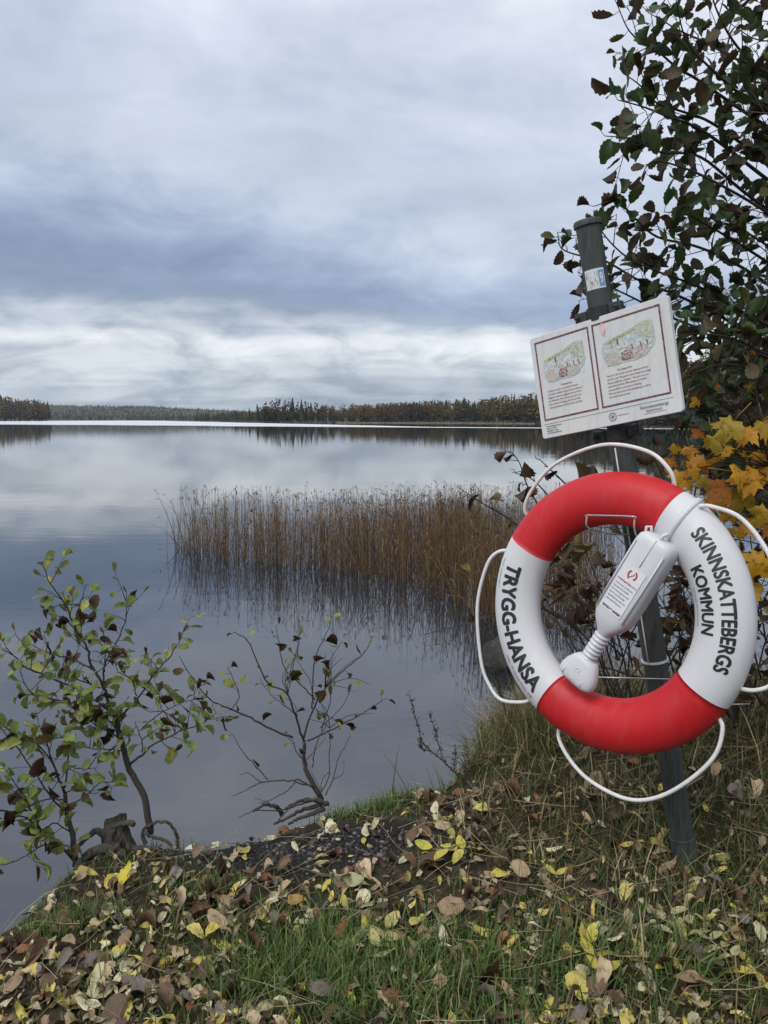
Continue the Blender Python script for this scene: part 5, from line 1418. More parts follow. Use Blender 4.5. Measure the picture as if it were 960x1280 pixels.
# short lawn grass everywhere on land, patchy
m1_ = lambda x, y, d: (d > 0.0) * np.clip((g_noise(x, y, 3.1, 31) - 0.32) * 3.0, 0.05, 1) * np.clip(1 - 1.5 * gravel_d(x, y), 0, 1)
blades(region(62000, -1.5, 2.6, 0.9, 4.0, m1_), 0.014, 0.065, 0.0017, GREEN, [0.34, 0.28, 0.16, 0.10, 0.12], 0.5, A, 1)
# lush green patch front centre
lc = atz(390, 1210, 0.38)[:2]; lc2 = atz(560, 1250, 0.38)[:2]
m2_ = lambda x, y, d: (d > 0.05) * np.clip(np.exp(-(((x - lc[0]) / 0.20) ** 2 + ((y - lc[1]) / 0.16) ** 2)) + 0.8 * np.exp(-(((x - lc2[0]) / 0.25) ** 2 + ((y - lc2[1]) / 0.15) ** 2)) + 0.45 * np.exp(-(((x - 0.62) / 0.22) ** 2 + ((y - 1.72) / 0.12) ** 2)), 0, 1)
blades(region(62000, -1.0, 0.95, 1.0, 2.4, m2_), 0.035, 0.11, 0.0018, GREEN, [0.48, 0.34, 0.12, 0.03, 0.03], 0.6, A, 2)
# longer, half withered grass on the right and round the pole
m3_ = lambda x, y, d: (d > -0.02) * np.clip((x + 0.9 * (2.6 - y) + 0.2) * 4, 0.0, 1) * np.clip((x - 0.05 + 0.3 * (g_noise(x, y, 2.0, 8) - 0.5)) * 2.0, 0, 1) * (0.3 + 0.7 * (g_noise(x, y, 4.0, 12) > 0.42))
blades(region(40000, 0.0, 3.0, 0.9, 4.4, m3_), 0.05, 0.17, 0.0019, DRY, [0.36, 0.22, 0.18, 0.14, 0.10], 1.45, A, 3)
# tussock at the edge left of the ring
tc_ = atz(655, 935, 0.42)[:2]
p_ = tc_ + rg.normal(size=(4200, 2)) * (0.13, 0.10); p_ = p_[sdist(p_[:, 0], p_[:, 1]) > -0.06]
blades(p_, 0.06, 0.22, 0.0020, DRY, [0.38, 0.22, 0.22, 0.11, 0.07], 0.9, A, 4)
tc_ = atz(780, 905, 0.42)[:2]
p_ = tc_ + rg.normal(size=(6500, 2)) * (0.45, 0.22); p_ = p_[sdist(p_[:, 0], p_[:, 1]) > -0.05]
blades(p_, 0.10, 0.32, 0.0021, DRY, [0.20, 0.14, 0.30, 0.21, 0.15], 1.2, A, 5)
# small tufts along the edge in the middle
for px, py, nn in [(468, 1002, 420), (495, 990, 520), (260, 1120, 300), (110, 1150, 300), (60, 1160, 260), (430, 1010, 260), (520, 1000, 300)]:
    q_ = atz(px, py, 0.37)[:2]; p_ = q_ + rg.normal(size=(nn, 2)) * (0.05, 0.03)
    blades(p_[sdist(p_[:, 0], p_[:, 1]) > -0.06], 0.02, 0.085, 0.0016, GREEN, [0.44, 0.34, 0.10, 0.06, 0.06], 0.5, A, px)
tag(A.obj('grass', M['grass']), 'short green and withered grass growing over the bank', 'grass', kind='stuff')
# dry straws lying about
A = Acc()
for i in range(430):
    x = rg.uniform(-1.1, 1.6); y = rg.uniform(1.3, 2.9)
    if sdist(np.array([x]), np.array([y]))[0] < 0.05: continue
    L = rg.uniform(0.06, 0.26); a = rg.random() * 6.28; n = 5; t = np.linspace(-0.5, 0.5, n)
    px_ = x + np.cos(a) * t * L + np.sin(a) * 0.1 * L * np.sin(3 * t); py_ = y + np.sin(a) * t * L
    pz_ = height(px_, py_) + 0.012 + rg.uniform(0, 0.05) * (1 if x > 0.1 else 0.3) + np.linspace(0, rg.uniform(0, 0.05), n)
    v, t_ = tube(np.stack([px_, py_, pz_], 1), [0.0011, 0.0007], 4, False)
    A.add(v, t_, np.array([0.46, 0.38, 0.24]) * rg.uniform(0.35, 1.2))
tag(A.obj('dry_straw', M['grass']), 'scattered pale straws lying on the grass and leaves', 'straw', kind='stuff')

# ------------------------------------------------------------------ fallen leaves
KINDS = {  # name: (colours, geometry list, size range)
 'yellow': ([(0.58, 0.49, 0.09), (0.62, 0.53, 0.15), (0.50, 0.42, 0.10)], G_LAN + G_RND[:2], (0.040, 0.080)),
 'pale':   ([(0.62, 0.58, 0.38), (0.56, 0.52, 0.32), (0.48, 0.45, 0.26)], G_LAN + G_RND[:1], (0.036, 0.072)),
 'tan':    ([(0.40, 0.30, 0.175), (0.50, 0.39, 0.24), (0.28, 0.195, 0.115)], G_RND + G_LAN, (0.040, 0.078)),
 'brown':  ([(0.115, 0.066, 0.040), (0.085, 0.050, 0.034), (0.16, 0.095, 0.055)], G_RND + G_CUR[:2], (0.040, 0.082)),
 'rust':   ([(0.23, 0.095, 0.038), (0.17, 0.068, 0.030), (0.26, 0.13, 0.05)], G_RND, (0.036, 0.068)),
 'grey':   ([(0.17, 0.145, 0.125), (0.21, 0.18, 0.155)], G_RND, (0.045, 0.078)),
}
def leaf_on_ground(x, y, rg, geo, size, tilt=0.35, lift=0.006, z0=None):
    z = (hz(x, y) if z0 is None else z0) + lift; n = np.array([rg.normal() * tilt, rg.normal() * tilt, 1.0]); a = rg.random() * 6.28
    if rg.random() < 0.2: n[2] *= -1
    R = orient((math.cos(a), math.sin(a), rg.normal() * 0.2), n)
    V, T, U = geo; V = V.copy(); k1, k2 = rg.uniform(3, 7, 2); f1, f2 = rg.random(2) * 6; am = rg.uniform(0.02, 0.10)
    V[:, 2] += am * np.sin(k1 * V[:, 1] + f1 + 2 * V[:, 0]) + am * 0.8 * np.sin(k2 * 2 * V[:, 0] + f2 + 3 * V[:, 1]) + rg.normal(size=len(V)) * 0.012
    V[:, 0] *= rg.uniform(0.7, 1.1); V[:, :2] += rg.normal(size=(len(V), 2)) * 0.014; V[:, 0] += rg.normal() * 0.12 * V[:, 1] ** 2
    P = (V * size) @ R.T; P = P - P.mean(0) + (x, y, 0); P[:, 2] += z - np.sort(P[:, 2])[len(P) // 7]
    return P, T, U, R
def density(px, py):
    """how thick the litter lies at a picked spot of the bank"""
    return 1.0
# spots: mixture over the bank, thick on the left and front
rg = np.random.default_rng(77)
spots = []
def scat(n, cx_, cy_, sx, sy, wts):
    for i in range(n):
        px, py = cx_ + rg.normal() * sx, cy_ + rg.normal() * sy
        if py > 1420: continue
        q_ = atz(px, py, 0.38)
        if sdist(np.array([q_[0]]), np.array([q_[1]]))[0] < 0.02: continue
        if gravel_d(q_[0], q_[1]) > 0.5 and rg.random() < 0.66: continue
        spots.append((q_[0], q_[1], rg.choice(list(KINDS), p=wts)))
#            yellow pale tan brown rust grey
scat(330, 130, 1210, 120, 62, [0.17, 0.30, 0.33, 0.11, 0.05, 0.04])
scat(110, 320, 1125, 100, 26, [0.14, 0.20, 0.28, 0.22, 0.12, 0.04])
scat(120, 540, 1100, 90, 60, [0.13, 0.17, 0.26, 0.28, 0.12, 0.04])
scat(110, 600, 1220, 150, 60, [0.25, 0.30, 0.25, 0.13, 0.04, 0.03])
scat(150, 850, 1200, 100, 70, [0.27, 0.28, 0.22, 0.15, 0.05, 0.03])
scat(110, 780, 1020, 110, 60, [0.10, 0.12, 0.26, 0.40, 0.10, 0.02])
scat(34, 430, 1040, 70, 16, [0.12, 0.28, 0.30, 0.18, 0.10, 0.02])
scat(44, 560, 1010, 50, 20, [0.08, 0.18, 0.24, 0.34, 0.14, 0.02])
scat(110, 480, 1330, 420, 50, [0.14, 0.19, 0.27, 0.27, 0.05, 0.08])
order = sorted(range(len(spots)), key=lambda i: spots[i][1])
def in_view(x, y):
    d = np.array([x, y, 0.39 - CAM_H]); zc_ = d[1] * _c - d[2] * _s; u = CXP + FPX * d[0] / zc_; w = CYP - FPX * (d[1] * _s + d[2] * _c) / zc_
    return 5 < u < 955 and w < 1275, u, w
chosen = [i for i in order if in_view(*spots[i][:2])[0]]
singles = set(chosen[:270])
LAB = {'yellow': 'yellow fallen leaf', 'pale': 'pale greenish fallen leaf', 'tan': 'dry tan fallen leaf', 'brown': 'dark brown fallen leaf', 'rust': 'rust red fallen leaf', 'grey': 'faded grey brown fallen leaf'}
NAMES = {k: f'{k}_leaf' for k in KINDS}
A = Acc()
for i, (x, y, kd) in enumerate(spots):
    cols, geos, (s0_, s1_) = KINDS[kd]
    g = geos[rg.integers(len(geos))]; sz = s0_ * 0.7 + (s1_ * 0.96 - s0_ * 0.7) * rg.random() ** 1.5; c = np.array(cols[rg.integers(len(cols))]) * rg.uniform(0.75, 1.2)
    lift = 0.003 + 0.022 * rg.random() * (0.4 if x < 0 else 1.0)
    P, T, U, R = leaf_on_ground(x, y, rg, g, sz, 0.26, lift)
    if i in singles:
        ok, u, w = in_view(x, y)
        col_ = ['at the far left', 'left of centre', 'in the middle', 'right of centre', 'at the far right'][min(4, int(u // 192))]
        row_ = 'along the bottom edge' if w > 1215 else ('halfway down the bank' if w > 1120 else 'high on the bank')
        big = 'large' if sz > 0.068 else ('small' if sz < 0.045 else 'middling')
        shp = 'narrow' if any(g is q_ for q_ in G_LAN) else 'broad'
        if any(g is q_ for q_ in G_CUR + G_RND[3:]): shp = 'curled'
        side = f'{row_} {col_}'
        base = Vector(P.mean(0).tolist())
        me_v = P - np.array(base)
        o = bulk('fallen_leaf', me_v, T, M['fallen'], np.broadcast_to(c, (len(P), 3)), U)
        o.location = base
        tag(o, f'{big} {shp} {LAB[kd]} {side}', 'leaf', f'{big} {shp} {kd} leaves {side}')
    else:
        A.add(P, T, c, U)
cr = np.array([atz(rg.uniform(-60, 1020), 1000 + 330 * rg.random() ** 0.8, 0.38)[:2] for i in range(2300)])
cr = cr[(sdist(cr[:, 0], cr[:, 1]) > 0.03) & ((gravel_d(cr[:, 0], cr[:, 1]) < 0.5) | (rg.random(len(cr)) < 0.4))]
crz = height(cr[:, 0], cr[:, 1]); KL = list(KINDS)
for q_, zz in zip(cr, crz):                           # crumbs and scraps of old leaves
    kd = KL[np.searchsorted((0.06, 0.20, 0.54, 0.86, 0.92, 1.0), rg.random())]; cols, geos, _ = KINDS[kd]
    g = (G_LAN + G_RND + G_CUR[:1])[rg.integers(9)]; c = np.array(cols[rg.integers(len(cols))]) * rg.uniform(0.5, 1.15)
    P, T, U, R = leaf_on_ground(q_[0], q_[1], rg, g, rg.uniform(0.012, 0.040), 0.6, 0.004 + 0.012 * rg.random(), zz)
    A.add(P, T, c, U)
tag(A.obj('leaf_litter', M['fallen']), 'thin carpet of small fallen leaves over the rest of the bank', 'leaves', kind='stuff')

def ash_leaf(px, py, ang, n, size, colr, label, spread=0.9, lift=0.02, seed=0):
    rg = np.random.default_rng(seed + 500)
    q_ = atz(px, py, 0.39); x, y = q_[0], q_[1]; z = hz(x, y) + lift
    e = empty('compound_leaf', (x, y, z), label, 'leaf')
    a = math.radians(ang); ax = np.array([math.cos(a), math.sin(a), 0]); sd = np.array([-math.sin(a), math.cos(a), 0])
    L = size * (0.7 + 0.42 * n)
    pts = [np.array([x, y, 0]) + ax * L * t + sd * 0.02 * math.sin(3 * t) for t in np.linspace(-0.35, 0.5, 6)]
    for p in pts: p[2] = max(hz(p[0], p[1]) + lift, z - 0.01)
    v, t = tube(np.array(pts), [0.0016, 0.0009], 5); bulk('stalk', v, t, M['straw'], parent=e)
    for k in range(n):
        f = 0.12 + 0.88 * k / max(1, n - 1); b_ = pts[0] + (pts[-1] - pts[0]) * f
        for s in ((-1, 1) if k < n - 1 else (0,)):
            d = ax * (0.55 if s else 1.0) + sd * s * spread + np.array([0, 0, rg.normal() * 0.2])
            R = orient(d, (rg.normal() * 0.3, rg.normal() * 0.3, 1)); V, T, U = G_LAN[rg.integers(4)]; V = V.copy(); V[:, 0] *= 1.35
            P = (V * size * rg.uniform(0.85, 1.1)) @ R.T + b_ + (0, 0, 0.004)
            gz = height(P[:, 0], P[:, 1]) + 0.010; P[:, 2] = np.maximum(P[:, 2], gz)
            bulk('leaflet', P, T, M['fallen'], np.broadcast_to(np.array(colr) * rg.uniform(0.85, 1.1), (len(P), 3)), U, parent=e)
ash_leaf(548, 1022, 10, 2, 0.055, (0.58, 0.56, 0.36), 'cream compound leaf on dark soil at the bank edge below the withered weed', 1.2, 0.02, 1)
ash_leaf(566, 1086, 160, 3, 0.060, (0.50, 0.46, 0.07), 'bright yellow compound leaf in the grass right of the gravel patch', 0.9, 0.05, 2)
ash_leaf(688, 1118, 80, 3, 0.040, (0.50, 0.44, 0.08), 'small yellow compound leaf on the grass left of the pole foot', 0.8, 0.04, 3)
ash_leaf(265, 1043, 185, 2, 0.050, (0.62, 0.60, 0.40), 'cream leaf spread on the edge between the two saplings', 1.1, 0.015, 4)
ash_leaf(165, 1082, 205, 3, 0.038, (0.60, 0.56, 0.34), 'pale crumpled compound leaf lying right of the stump', 0.8, 0.015, 5)
ash_leaf(472, 1200, 60, 4, 0.062, (0.46, 0.41, 0.16), 'large yellowish compound leaf in the green grass at the bottom middle', 0.8, 0.03, 6)
ash_leaf(895, 1225, 105, 5, 0.050, (0.44, 0.41, 0.20), 'long pale compound leaf in the grass at the lower right corner', 0.9, 0.04, 7)
ash_leaf(822, 1195, 20, 3, 0.055, (0.44, 0.42, 0.24), 'pale green compound leaf left of the long one at lower right', 1.0, 0.03, 8)
ash_leaf(745, 1245, 70, 3, 0.052, (0.46, 0.40, 0.07), 'yellow compound leaf in the bottom grass below the pole', 0.8, 0.03, 9)
for px, py, sz, c, geo, lab, tl in [(157, 1103, 0.075, (0.52, 0.46, 0.05), G_RND[0], 'upright bright yellow leaf in front of the stump', 0.25), (141, 1103, 0.062, (0.46, 0.38, 0.05), G_RND[1], 'spotted yellow leaf touching the upright one in front of the stump', 0.2),
                                (441, 1112, 0.075, (0.34, 0.36, 0.20), G_RND[2], 'pale green lobed leaf on the soil in the middle of the bank', 0.3), (563, 1151, 0.085, (0.30, 0.21, 0.12), G_RND[0], 'large tan round leaf lying flat in the middle grass', 0.15),
                                (402, 1250, 0.085, (0.17, 0.14, 0.12), G_RND[0], 'large grey brown leaf on the green grass at the bottom', 0.15), (247, 1071, 0.055, (0.19, 0.125, 0.085), G_RND[1], 'round brown leaf alone on the dark soil above the litter', 0.2),
                                (310, 1106, 0.070, (0.17, 0.06, 0.025), G_RND[1], 'rust red leaf at the lower edge of the gravel patch', 0.3), (536, 1003, 0.10, (0.10, 0.042, 0.020), G_RND[3], 'curled dark red brown leaf at the edge left of the withered weed', 0.5),
                                (898, 1113, 0.060, (0.40, 0.38, 0.15), G_LAN[0], 'pale leaf standing in the grass right of the pole foot', 0.9), (372, 1130, 0.06, (0.36, 0.22, 0.06), G_RND[0], 'orange yellow leaf below the gravel patch', 0.2)]:
    q_ = atz(px, py, 0.39); P, T, U, R = leaf_on_ground(q_[0], q_[1], rg, geo, sz, tl, 0.022)
    b_ = P.mean(0); o = bulk('fallen_leaf', P - b_, T, M['fallen'], np.broadcast_to(np.array(c), (len(P), 3)), U); o.location = tuple(b_)
    tag(o, lab, 'leaf')

# ------------------------------------------------------------------ big alder at the right
rg = np.random.default_rng(41)
tb = np.array([1.95, 3.1, 0.0]); tb[2] = hz(tb[0], tb[1]) - 0.05
tree = empty('alder_tree', tb, 'alder tree with dark green and brown leaves reaching in from the right edge', 'tree')
trunkp = catmull([tb, tb + (0.02, 0.02, 0.8), tb + (-0.06, 0.0, 1.7), tb + (-0.02, 0.05, 2.6), tb + (0.05, 0.1, 3.6)], 6)
v, t = tube(trunkp, [0.075, 0.06, 0.045, 0.03], 12); bulk('trunk', v, t, M['bark'], parent=tree)
trunk2 = catmull([tb + (0.15, -0.2, 0.0), tb + (0.05, -0.35, 0.8), tb + (-0.12, -0.45, 1.6), tb + (-0.25, -0.5, 2.4), tb + (-0.35, -0.52, 3.2)], 6)
v, t = tube(trunk2, [0.05, 0.042, 0.03, 0.014], 10); bulk('trunk', v, t, M['bark'], parent=tree)
limbs = [  # traced sprays: pixel path from the tip inward, depth at tip, depth inside
 ([(769, 0), (791, 41), (819, 66), (847, 84), (875, 103), (930, 140), (1010, 190)], 2.30, 2.55),
 ([(844, -5), (862, 50), (885, 85), (930, 120), (1010, 175)], 2.25, 2.5),
 ([(778, 91), (797, 109), (822, 128), (850, 137), (890, 155), (950, 200), (1015, 260)], 2.35, 2.6),
 ([(772, 125), (803, 137), (835, 147), (880, 165), (960, 225)], 2.28, 2.55),
 ([(756, 170), (791, 175), (825, 191), (875, 197), (930, 240), (1010, 300)], 2.30, 2.6),
 ([(800, 225), (815, 200), (845, 205), (890, 225), (960, 270), (1020, 320)], 2.26, 2.55),
 ([(742, 258), (772, 250), (794, 275), (825, 294), (875, 308), (930, 335), (1010, 390)], 2.36, 2.65),
 ([(748, 265), (753, 287), (784, 322), (831, 347), (875, 359), (940, 395), (1010, 430)], 2.42, 2.65),
 ([(697, 290), (703, 312), (725, 319), (752, 325), (800, 350), (850, 372), (920, 410), (1010, 470)], 2.46, 2.7),
 ([(722, 340), (748, 352), (790, 372), (850, 400), (930, 430), (1020, 480)], 2.50, 2.7),
 ([(820, 20), (850, 40), (900, 60), (960, 100), (1030, 150)], 2.5, 2.7),
 ([(880, -40), (900, 20), (930, 70), (1000, 130)], 2.4, 2.6),
 ([(845, 420), (880, 415), (920, 425), (970, 450), (1030, 480)], 2.35, 2.7),
 ([(860, 470), (900, 455), (950, 470), (1020, 520)], 2.4, 2.7),
 ([(830, 265), (860, 270), (900, 290), (960, 330), (1030, 380)], 2.4, 2.7),
]
leaves = []          # (pos, R, size)
W = Acc()
def spray(p, r0, r1, lsz, step, droop, tw=0.5):
    v, t = tube(p, [r1, (r0 + r1) / 2, r0], 5); W.add(v, t)
    L = np.r_[0, np.cumsum(np.linalg.norm(np.diff(p, axis=0), axis=1))]; s = 0.0; side = 1
    while s < L[-1]:
        k = min(np.searchsorted(L, s, 'right') - 1, len(p) - 2); f = (s - L[k]) / (L[k + 1] - L[k] + 1e-9)
        q_ = p[k] + (p[k + 1] - p[k]) * f; tg = p[k] - p[k + 1]; tg /= np.linalg.norm(tg)
        side = -side
        lat = cross(tg, np.array([0.2, 1, 0.2])) * side; lat /= np.linalg.norm(lat) + 1e-9
        sub = [(q_, tg * 0.5 + lat)]
        if rg.random() < tw and s > 0.05:
            tl = rg.uniform(0.05, 0.16); d = tg * 0.7 + lat * 0.7 + rg.normal(size=3) * 0.35; d /= np.linalg.norm(d); e_ = q_ + d * tl
            m_ = (q_ + e_) / 2 + rg.normal(size=3) * 0.006
            tv, tt = tube(np.array([q_, m_, e_]), [0.0018, 0.0009], 4); W.add(tv, tt)
            sub = [(q_ + (e_ - q_) * a, d * 0.6 + rg.normal(size=3) * 0.6) for a in ((0.35, 0.6, 0.85, 1.0) if tl > 0.09 else (0.5, 1.0))]
        for b_, d in sub:
            d = d / (np.linalg.norm(d) + 1e-9) + np.array([0, 0, -droop]) + rg.normal(size=3) * 0.3; d /= np.linalg.norm(d)
            pe = rg.uniform(0.008, 0.02); e_ = b_ + d * pe
            tv, tt = tube(np.array([b_, e_]), 0.0010, 3, False); W.add(tv, tt)
            n_ = np.array([rg.normal() * 0.9, rg.normal() * 0.8, 0.7 + rg.normal() * 0.6])
            leaves.append((e_, orient(d, n_), lsz * rg.uniform(0.6, 1.2), rg.integers(len(ME_DRK))))
        s += step * rg.uniform(0.7, 1.4)
for pts, Y0, Y1 in limbs:
    p = catmull(px_path(pts, Y0, Y1, rg, 0.004), 5)
    spray(p, 0.006, 0.0013, 0.062, 0.033, 0.35, 0.45)
for i in range(175):                                  # fill of the crown, inside and beyond the frame
    px = rg.uniform(845, 1420); py = rg.uniform(-330, 590); Y = rg.uniform(2.35, 3.7)
    if px < 900 and py < 250 and rg.random() < 0.75: continue
    if px < 870 and py < 400 and rg.random() < 0.5: continue
    p0 = at(px, py, Y); d = np.array([-1.0, rg.normal() * 0.5, rg.uniform(-0.15, 0.75)]); d /= np.linalg.norm(d)
    L = rg.uniform(0.2, 0.45); p1 = p0 - d * L + np.array([0, 0, -0.05]); p2 = p1 - d * L * 0.7 + np.array([0.05, 0, -0.10])
    if px < 1000: p0 = p0 + d * 0.0
    spray(catmull([p0, (p0 + p1) / 2 + rg.normal(size=3) * 0.02, p1, p2], 4), 0.005, 0.0013, 0.066, 0.040, 0.45, 0.6)
# secondary limbs joining the sprays to the trunks
for i in range(26):
    k = rg.integers(6, len(trunkp) - 1); a = trunkp[k] if i % 2 else trunk2[min(k, len(trunk2) - 1)]
    e_ = at(rg.uniform(940, 1150), rg.uniform(-150, 520), rg.uniform(2.45, 3.2))
    v, t = tube(catmull([a, (a + e_) / 2 + rg.normal(size=3) * 0.06 + (0, 0, -0.05), e_], 6), [0.014, 0.009, 0.005], 6); W.add(v, t)
W.obj('branches', M['twig'], tree)
def uv_of(p):
    d = np.asarray(p) - (0, 0, CAM_H); zc_ = d[1] * _c - d[2] * _s
    return CXP + FPX * d[0] / zc_, CYP - FPX * (d[1] * _s + d[2] * _c) / zc_, zc_
vis = []
for i, (p, R, s, k) in enumerate(leaves):
    u, w, dd = uv_of(p)
    if -5 < u < 965 and -10 < w < 620: vis.append((s / dd, i))
vis.sort(reverse=True); keep = set(i for _, i in vis[:300])
A = Acc(); GD = G_ALD + G_CUR[:1] + G_CUR[2:3]
DC = np.array([(0.045, 0.030, 0.018), (0.060, 0.042, 0.022), (0.035, 0.055, 0.022), (0.030, 0.066, 0.026), (0.050, 0.036, 0.020), (0.075, 0.080, 0.022)])
for i, (p, R, s, k) in enumerate(leaves):
    if i in keep: put_leaf(ME_DRK[k], p, R, s, tree, wx=rg.uniform(0.62, 0.95))
    else:
        V, T, U = GD[k]; A.add((V * (s * rg.uniform(0.62, 0.95), s, s)) @ R.T + p, T, DC[rg.integers(6)] * rg.uniform(0.8, 1.6), U)
o = A.obj('foliage', M['foliage'], tree); tag(o, kind='stuff')

# ------------------------------------------------------------------ undergrowth behind the ring: dry shrub and young maple
rg = np.random.default_rng(52)
sbp = np.array([1.15, 2.95, 0.0]); sbp[2] = hz(sbp[0], sbp[1])
shrub = empty('dry_shrub', sbp, 'tangled shrub of bare twigs and dead brown leaves behind the lifebuoy', 'shrub')
W = Acc(); dl = []
twigs = [([(720, 700), (700, 680), (672, 640), (660, 610), (648, 580), (640, 565)], 2.72, 2.62), ([(700, 690), (690, 640), (665, 600), (640, 590)], 2.70, 2.6),
         ([(700, 700), (660, 665), (630, 645), (600, 628), (574, 610)], 2.75, 2.6), ([(735, 640), (715, 610), (690, 585), (675, 575)], 2.7, 2.6),
         ([(760, 870), (745, 800), (720, 740), (690, 700)], 2.7, 2.65), ([(790, 880), (770, 800), (740, 720), (720, 660)], 2.75, 2.6), ([(800, 870), (820, 800), (850, 740), (870, 690)], 2.75, 2.7),
         ([(770, 880), (720, 790), (690, 760), (672, 748)], 2.7, 2.6), ([(780, 880), (760, 780), (780, 700), (790, 650)], 2.7, 2.7), ([(810, 870), (840, 820), (860, 800)], 2.7, 2.6),
         ([(770, 870), (752, 830), (745, 790), (735, 770)], 2.65, 2.6), ([(830, 880), (870, 780), (900, 700), (905, 640)], 2.85, 2.7), ([(850, 880), (900, 820), (940, 760), (965, 700)], 2.8, 2.6),
         ([(880, 880), (930, 800), (970, 720), (990, 650)], 2.8, 2.6), ([(840, 700), (870, 620), (860, 560), (835, 520)], 2.9, 2.75), ([(860, 680), (830, 600), (815, 560), (810, 530)], 2.9, 2.8)]
for i in range(46):
    x0 = rg.uniform(730, 960); y0 = rg.uniform(800, 900); a = rg.normal() * 0.55; L = rg.uniform(90, 260)
    Y = rg.uniform(2.55, 3.3)
    twigs.append(([(x0, y0), (x0 + math.sin(a) * L * 0.5 + rg.normal() * 12, y0 - math.cos(a) * L * 0.5), (x0 + math.sin(a * 1.4) * L + rg.normal() * 14, y0 - math.cos(a * 1.4) * L)], Y, Y + rg.normal() * 0.12))
for i in range(26):
    x0 = rg.uniform(860, 1200); y0 = rg.uniform(520, 900); Y = rg.uniform(2.6, 3.5); a = -0.9 + rg.normal() * 0.6; L = rg.uniform(100, 240)
    twigs.append(([(x0 + 60, y0 + 40), (x0 + 20, y0), (x0 + math.sin(a) * L, y0 - math.cos(a) * L)], Y, Y - 0.1))
for ti, (pts, Y0, Y1) in enumerate(twigs):
    p = catmull(px_path(pts, Y0, Y1, rg, 0.008), 5); v, t = tube(p, [0.0042, 0.0028, 0.0012], 5); W.add(v, t)
    for k in range(3, len(p)):
        if rg.random() < 0.6:
            d = rand_dir(rg) + (p[k] - p[k - 1]) / np.linalg.norm(p[k] - p[k - 1]); d /= np.linalg.norm(d); e_ = p[k] + d * rg.uniform(0.03, 0.13) * (0.4 if ti < 4 else 1)
            v, t = tube(np.array([p[k], (p[k] + e_) / 2 + rg.normal(size=3) * 0.006, e_]), [0.0016, 0.0008], 4); W.add(v, t)
            if rg.random() < (0.25 if ti < 4 else 0.42): dl.append((e_, d))
W.obj('twigs', M['twig'], shrub)
nl_ = 0
for e_, d in dl:
    dd = d * 0.5 + np.array([0, 0, -0.8]) + rg.normal(size=3) * 0.3
    put_leaf(ME_ALDC[rg.integers(4)], e_, orient(dd, rand_dir(rg)), 0.055 * rg.uniform(0.6, 1.25), shrub); nl_ += 1
for px, py, Y, s in [(655, 577, 2.63, 0.055), (660, 608, 2.62, 0.075), (641, 568, 2.62, 0.045), (718, 577, 2.63, 0.075), (741, 580, 2.66, 0.08)]:
    d = np.array([rg.normal() * 0.5 - 0.2, 0.1, -0.8]); put_leaf(ME_ALDC[rg.integers(4)], at(px, py, Y), orient(d, (0.3, -1, 0.2)), s, shrub)
for i in range(30):                                   # clusters of hanging dead maple leaves in the ring
    cx_, cy_ = [(742, 700), (700, 725), (730, 740), (712, 705), (845, 755), (860, 720), (835, 790)][i % 7]
    p = at(cx_ + rg.normal() * 13, cy_ + rg.normal() * 14, rg.uniform(2.6, 2.85)); d = np.array([rg.normal() * 0.4, rg.normal() * 0.3, -1.0])
    put_leaf(ME_MPD[rg.integers(3)], p, orient(d, (rg.normal(), -1, 0.2)), rg.uniform(0.07, 0.11), shrub)
# dense brown and dark leaf mass low on the right
A = Acc()
for i in range(900):
    px = rg.uniform(850, 1250); py = rg.uniform(470, 900); Y = rg.uniform(2.65, 4.0)
    if px < 905 and py > 640 and rg.random() < 0.6: continue
    if px < 880 and py < 620 and rg.random() < 0.7: continue
    d = rand_dir(rg) + (0, 0, -0.5); V, T, U = (G_CUR + G_ALD[:3])[rg.integers(7)]; s = 0.06 * rg.uniform(0.6, 1.25)
    c = np.array([(0.045, 0.028, 0.017), (0.065, 0.040, 0.022), (0.035, 0.045, 0.018), (0.10, 0.075, 0.03)][rg.integers(4)])
    A.add((V * s) @ orient(d, rand_dir(rg)).T + at(px, py, Y), T, c * rg.uniform(0.6, 1.2), U)
o = A.obj('dead_foliage', M['foliage'], shrub); tag(o, kind='stuff')

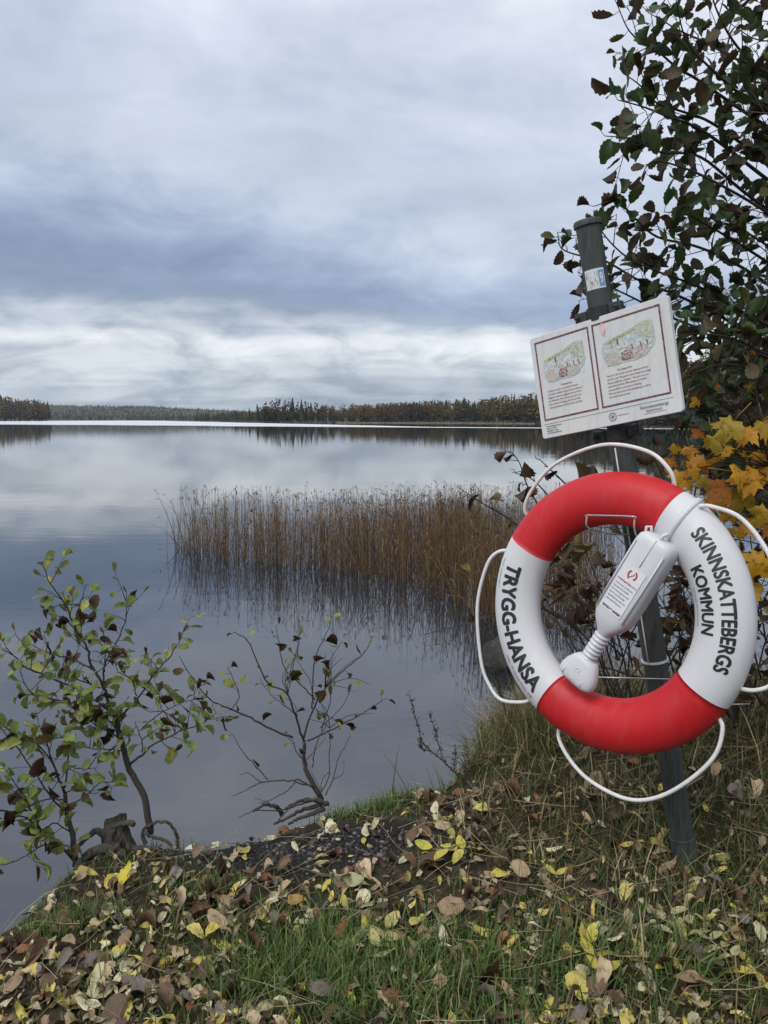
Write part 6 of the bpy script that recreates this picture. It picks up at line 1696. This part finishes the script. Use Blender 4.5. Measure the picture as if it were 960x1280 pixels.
mb = np.array([1.35, 2.75, 0.0]); mb[2] = hz(mb[0], mb[1])
maple = empty('maple_sapling', mb, 'young maple with golden yellow lobed leaves behind the right side of the lifebuoy', 'sapling')
W = Acc()
mleaf = [(915, 528, 2.42, 0.15), (938, 540, 2.46, 0.12), (892, 548, 2.44, 0.11), (955, 530, 2.5, 0.12), (900, 575, 2.46, 0.12), (920, 590, 2.42, 0.14), (945, 600, 2.44, 0.16), (880, 575, 2.50, 0.10), (868, 585, 2.5, 0.10),
         (905, 610, 2.44, 0.14), (930, 620, 2.5, 0.15), (957, 640, 2.42, 0.13), (898, 625, 2.52, 0.12), (862, 560, 2.55, 0.08), (848, 590, 2.55, 0.09), (955, 700, 2.45, 0.16), (948, 740, 2.5, 0.15), (925, 690, 2.6, 0.12),
         (925, 665, 2.58, 0.12), (940, 480, 2.6, 0.06), (895, 477, 2.55, 0.07), (872, 500, 2.6, 0.06), (940, 440, 2.6, 0.05), (985, 560, 2.5, 0.15), (1000, 620, 2.5, 0.15), (1010, 700, 2.6, 0.14),
         (975, 760, 2.55, 0.13), (838, 575, 2.6, 0.08), (912, 562, 2.55, 0.10), (935, 575, 2.6, 0.10), (858, 600, 2.62, 0.09), (884, 600, 2.6, 0.10), (915, 640, 2.62, 0.10), (938, 655, 2.5, 0.12), (962, 590, 2.55, 0.12), (845, 558, 2.65, 0.07), (875, 540, 2.6, 0.08), (952, 565, 2.6, 0.11), (970, 660, 2.6, 0.13), (935, 720, 2.65, 0.10)]
mst = [at(1010, 900, 2.75), at(1000, 800, 2.68), at(985, 690, 2.62), at(965, 600, 2.58), at(950, 520, 2.56), at(938, 440, 2.58)]
ms = catmull([mb] + mst, 5); v, t = tube(ms, [0.009, 0.007, 0.004, 0.002], 7); bulk('stem', v, t, M['twig'], parent=maple)
for px, py, Y, s in mleaf:
    p = at(px, py, Y); k = np.argmin(np.linalg.norm(ms - p, axis=1)); a = ms[max(0, k - 2)]
    v, t = tube(catmull([a, (a + p) / 2 + (0, 0, 0.02), p], 4), [0.0022, 0.0012], 5); W.add(v, t)
    d = np.array([-0.6 + rg.normal() * 0.5, -0.2 + rg.normal() * 0.3, -0.35 + rg.normal() * 0.4])
    R = orient(d, (rg.normal() * 0.35, -0.75 + rg.normal() * 0.3, 0.65)); s *= 0.86; put_leaf(ME_MAP[rg.integers(4)], p - R[:, 1] * 0.3 * s, R, s, maple)
W.obj('twigs', M['twig'], maple)

# ------------------------------------------------------------------ thin autumn air over the lake
HAZE = 0.00010
if HAZE:
    hm, nt, out = new_mat('lake_air')
    pv = nd(nt, 'ShaderNodeVolumePrincipled'); pv.inputs['Color'].default_value = (0.86, 0.91, 1.0, 1); pv.inputs['Density'].default_value = HAZE
    nt.links.new(pv.outputs[0], out.inputs['Volume'])
    v, f = box_vf((0, 0, 20), (4900, 0, 0), (0, 4900, 0), (0, 0, 28))
    hb = build('haze', v, f, hm, sm=False); tag(hb, kind='stuff')
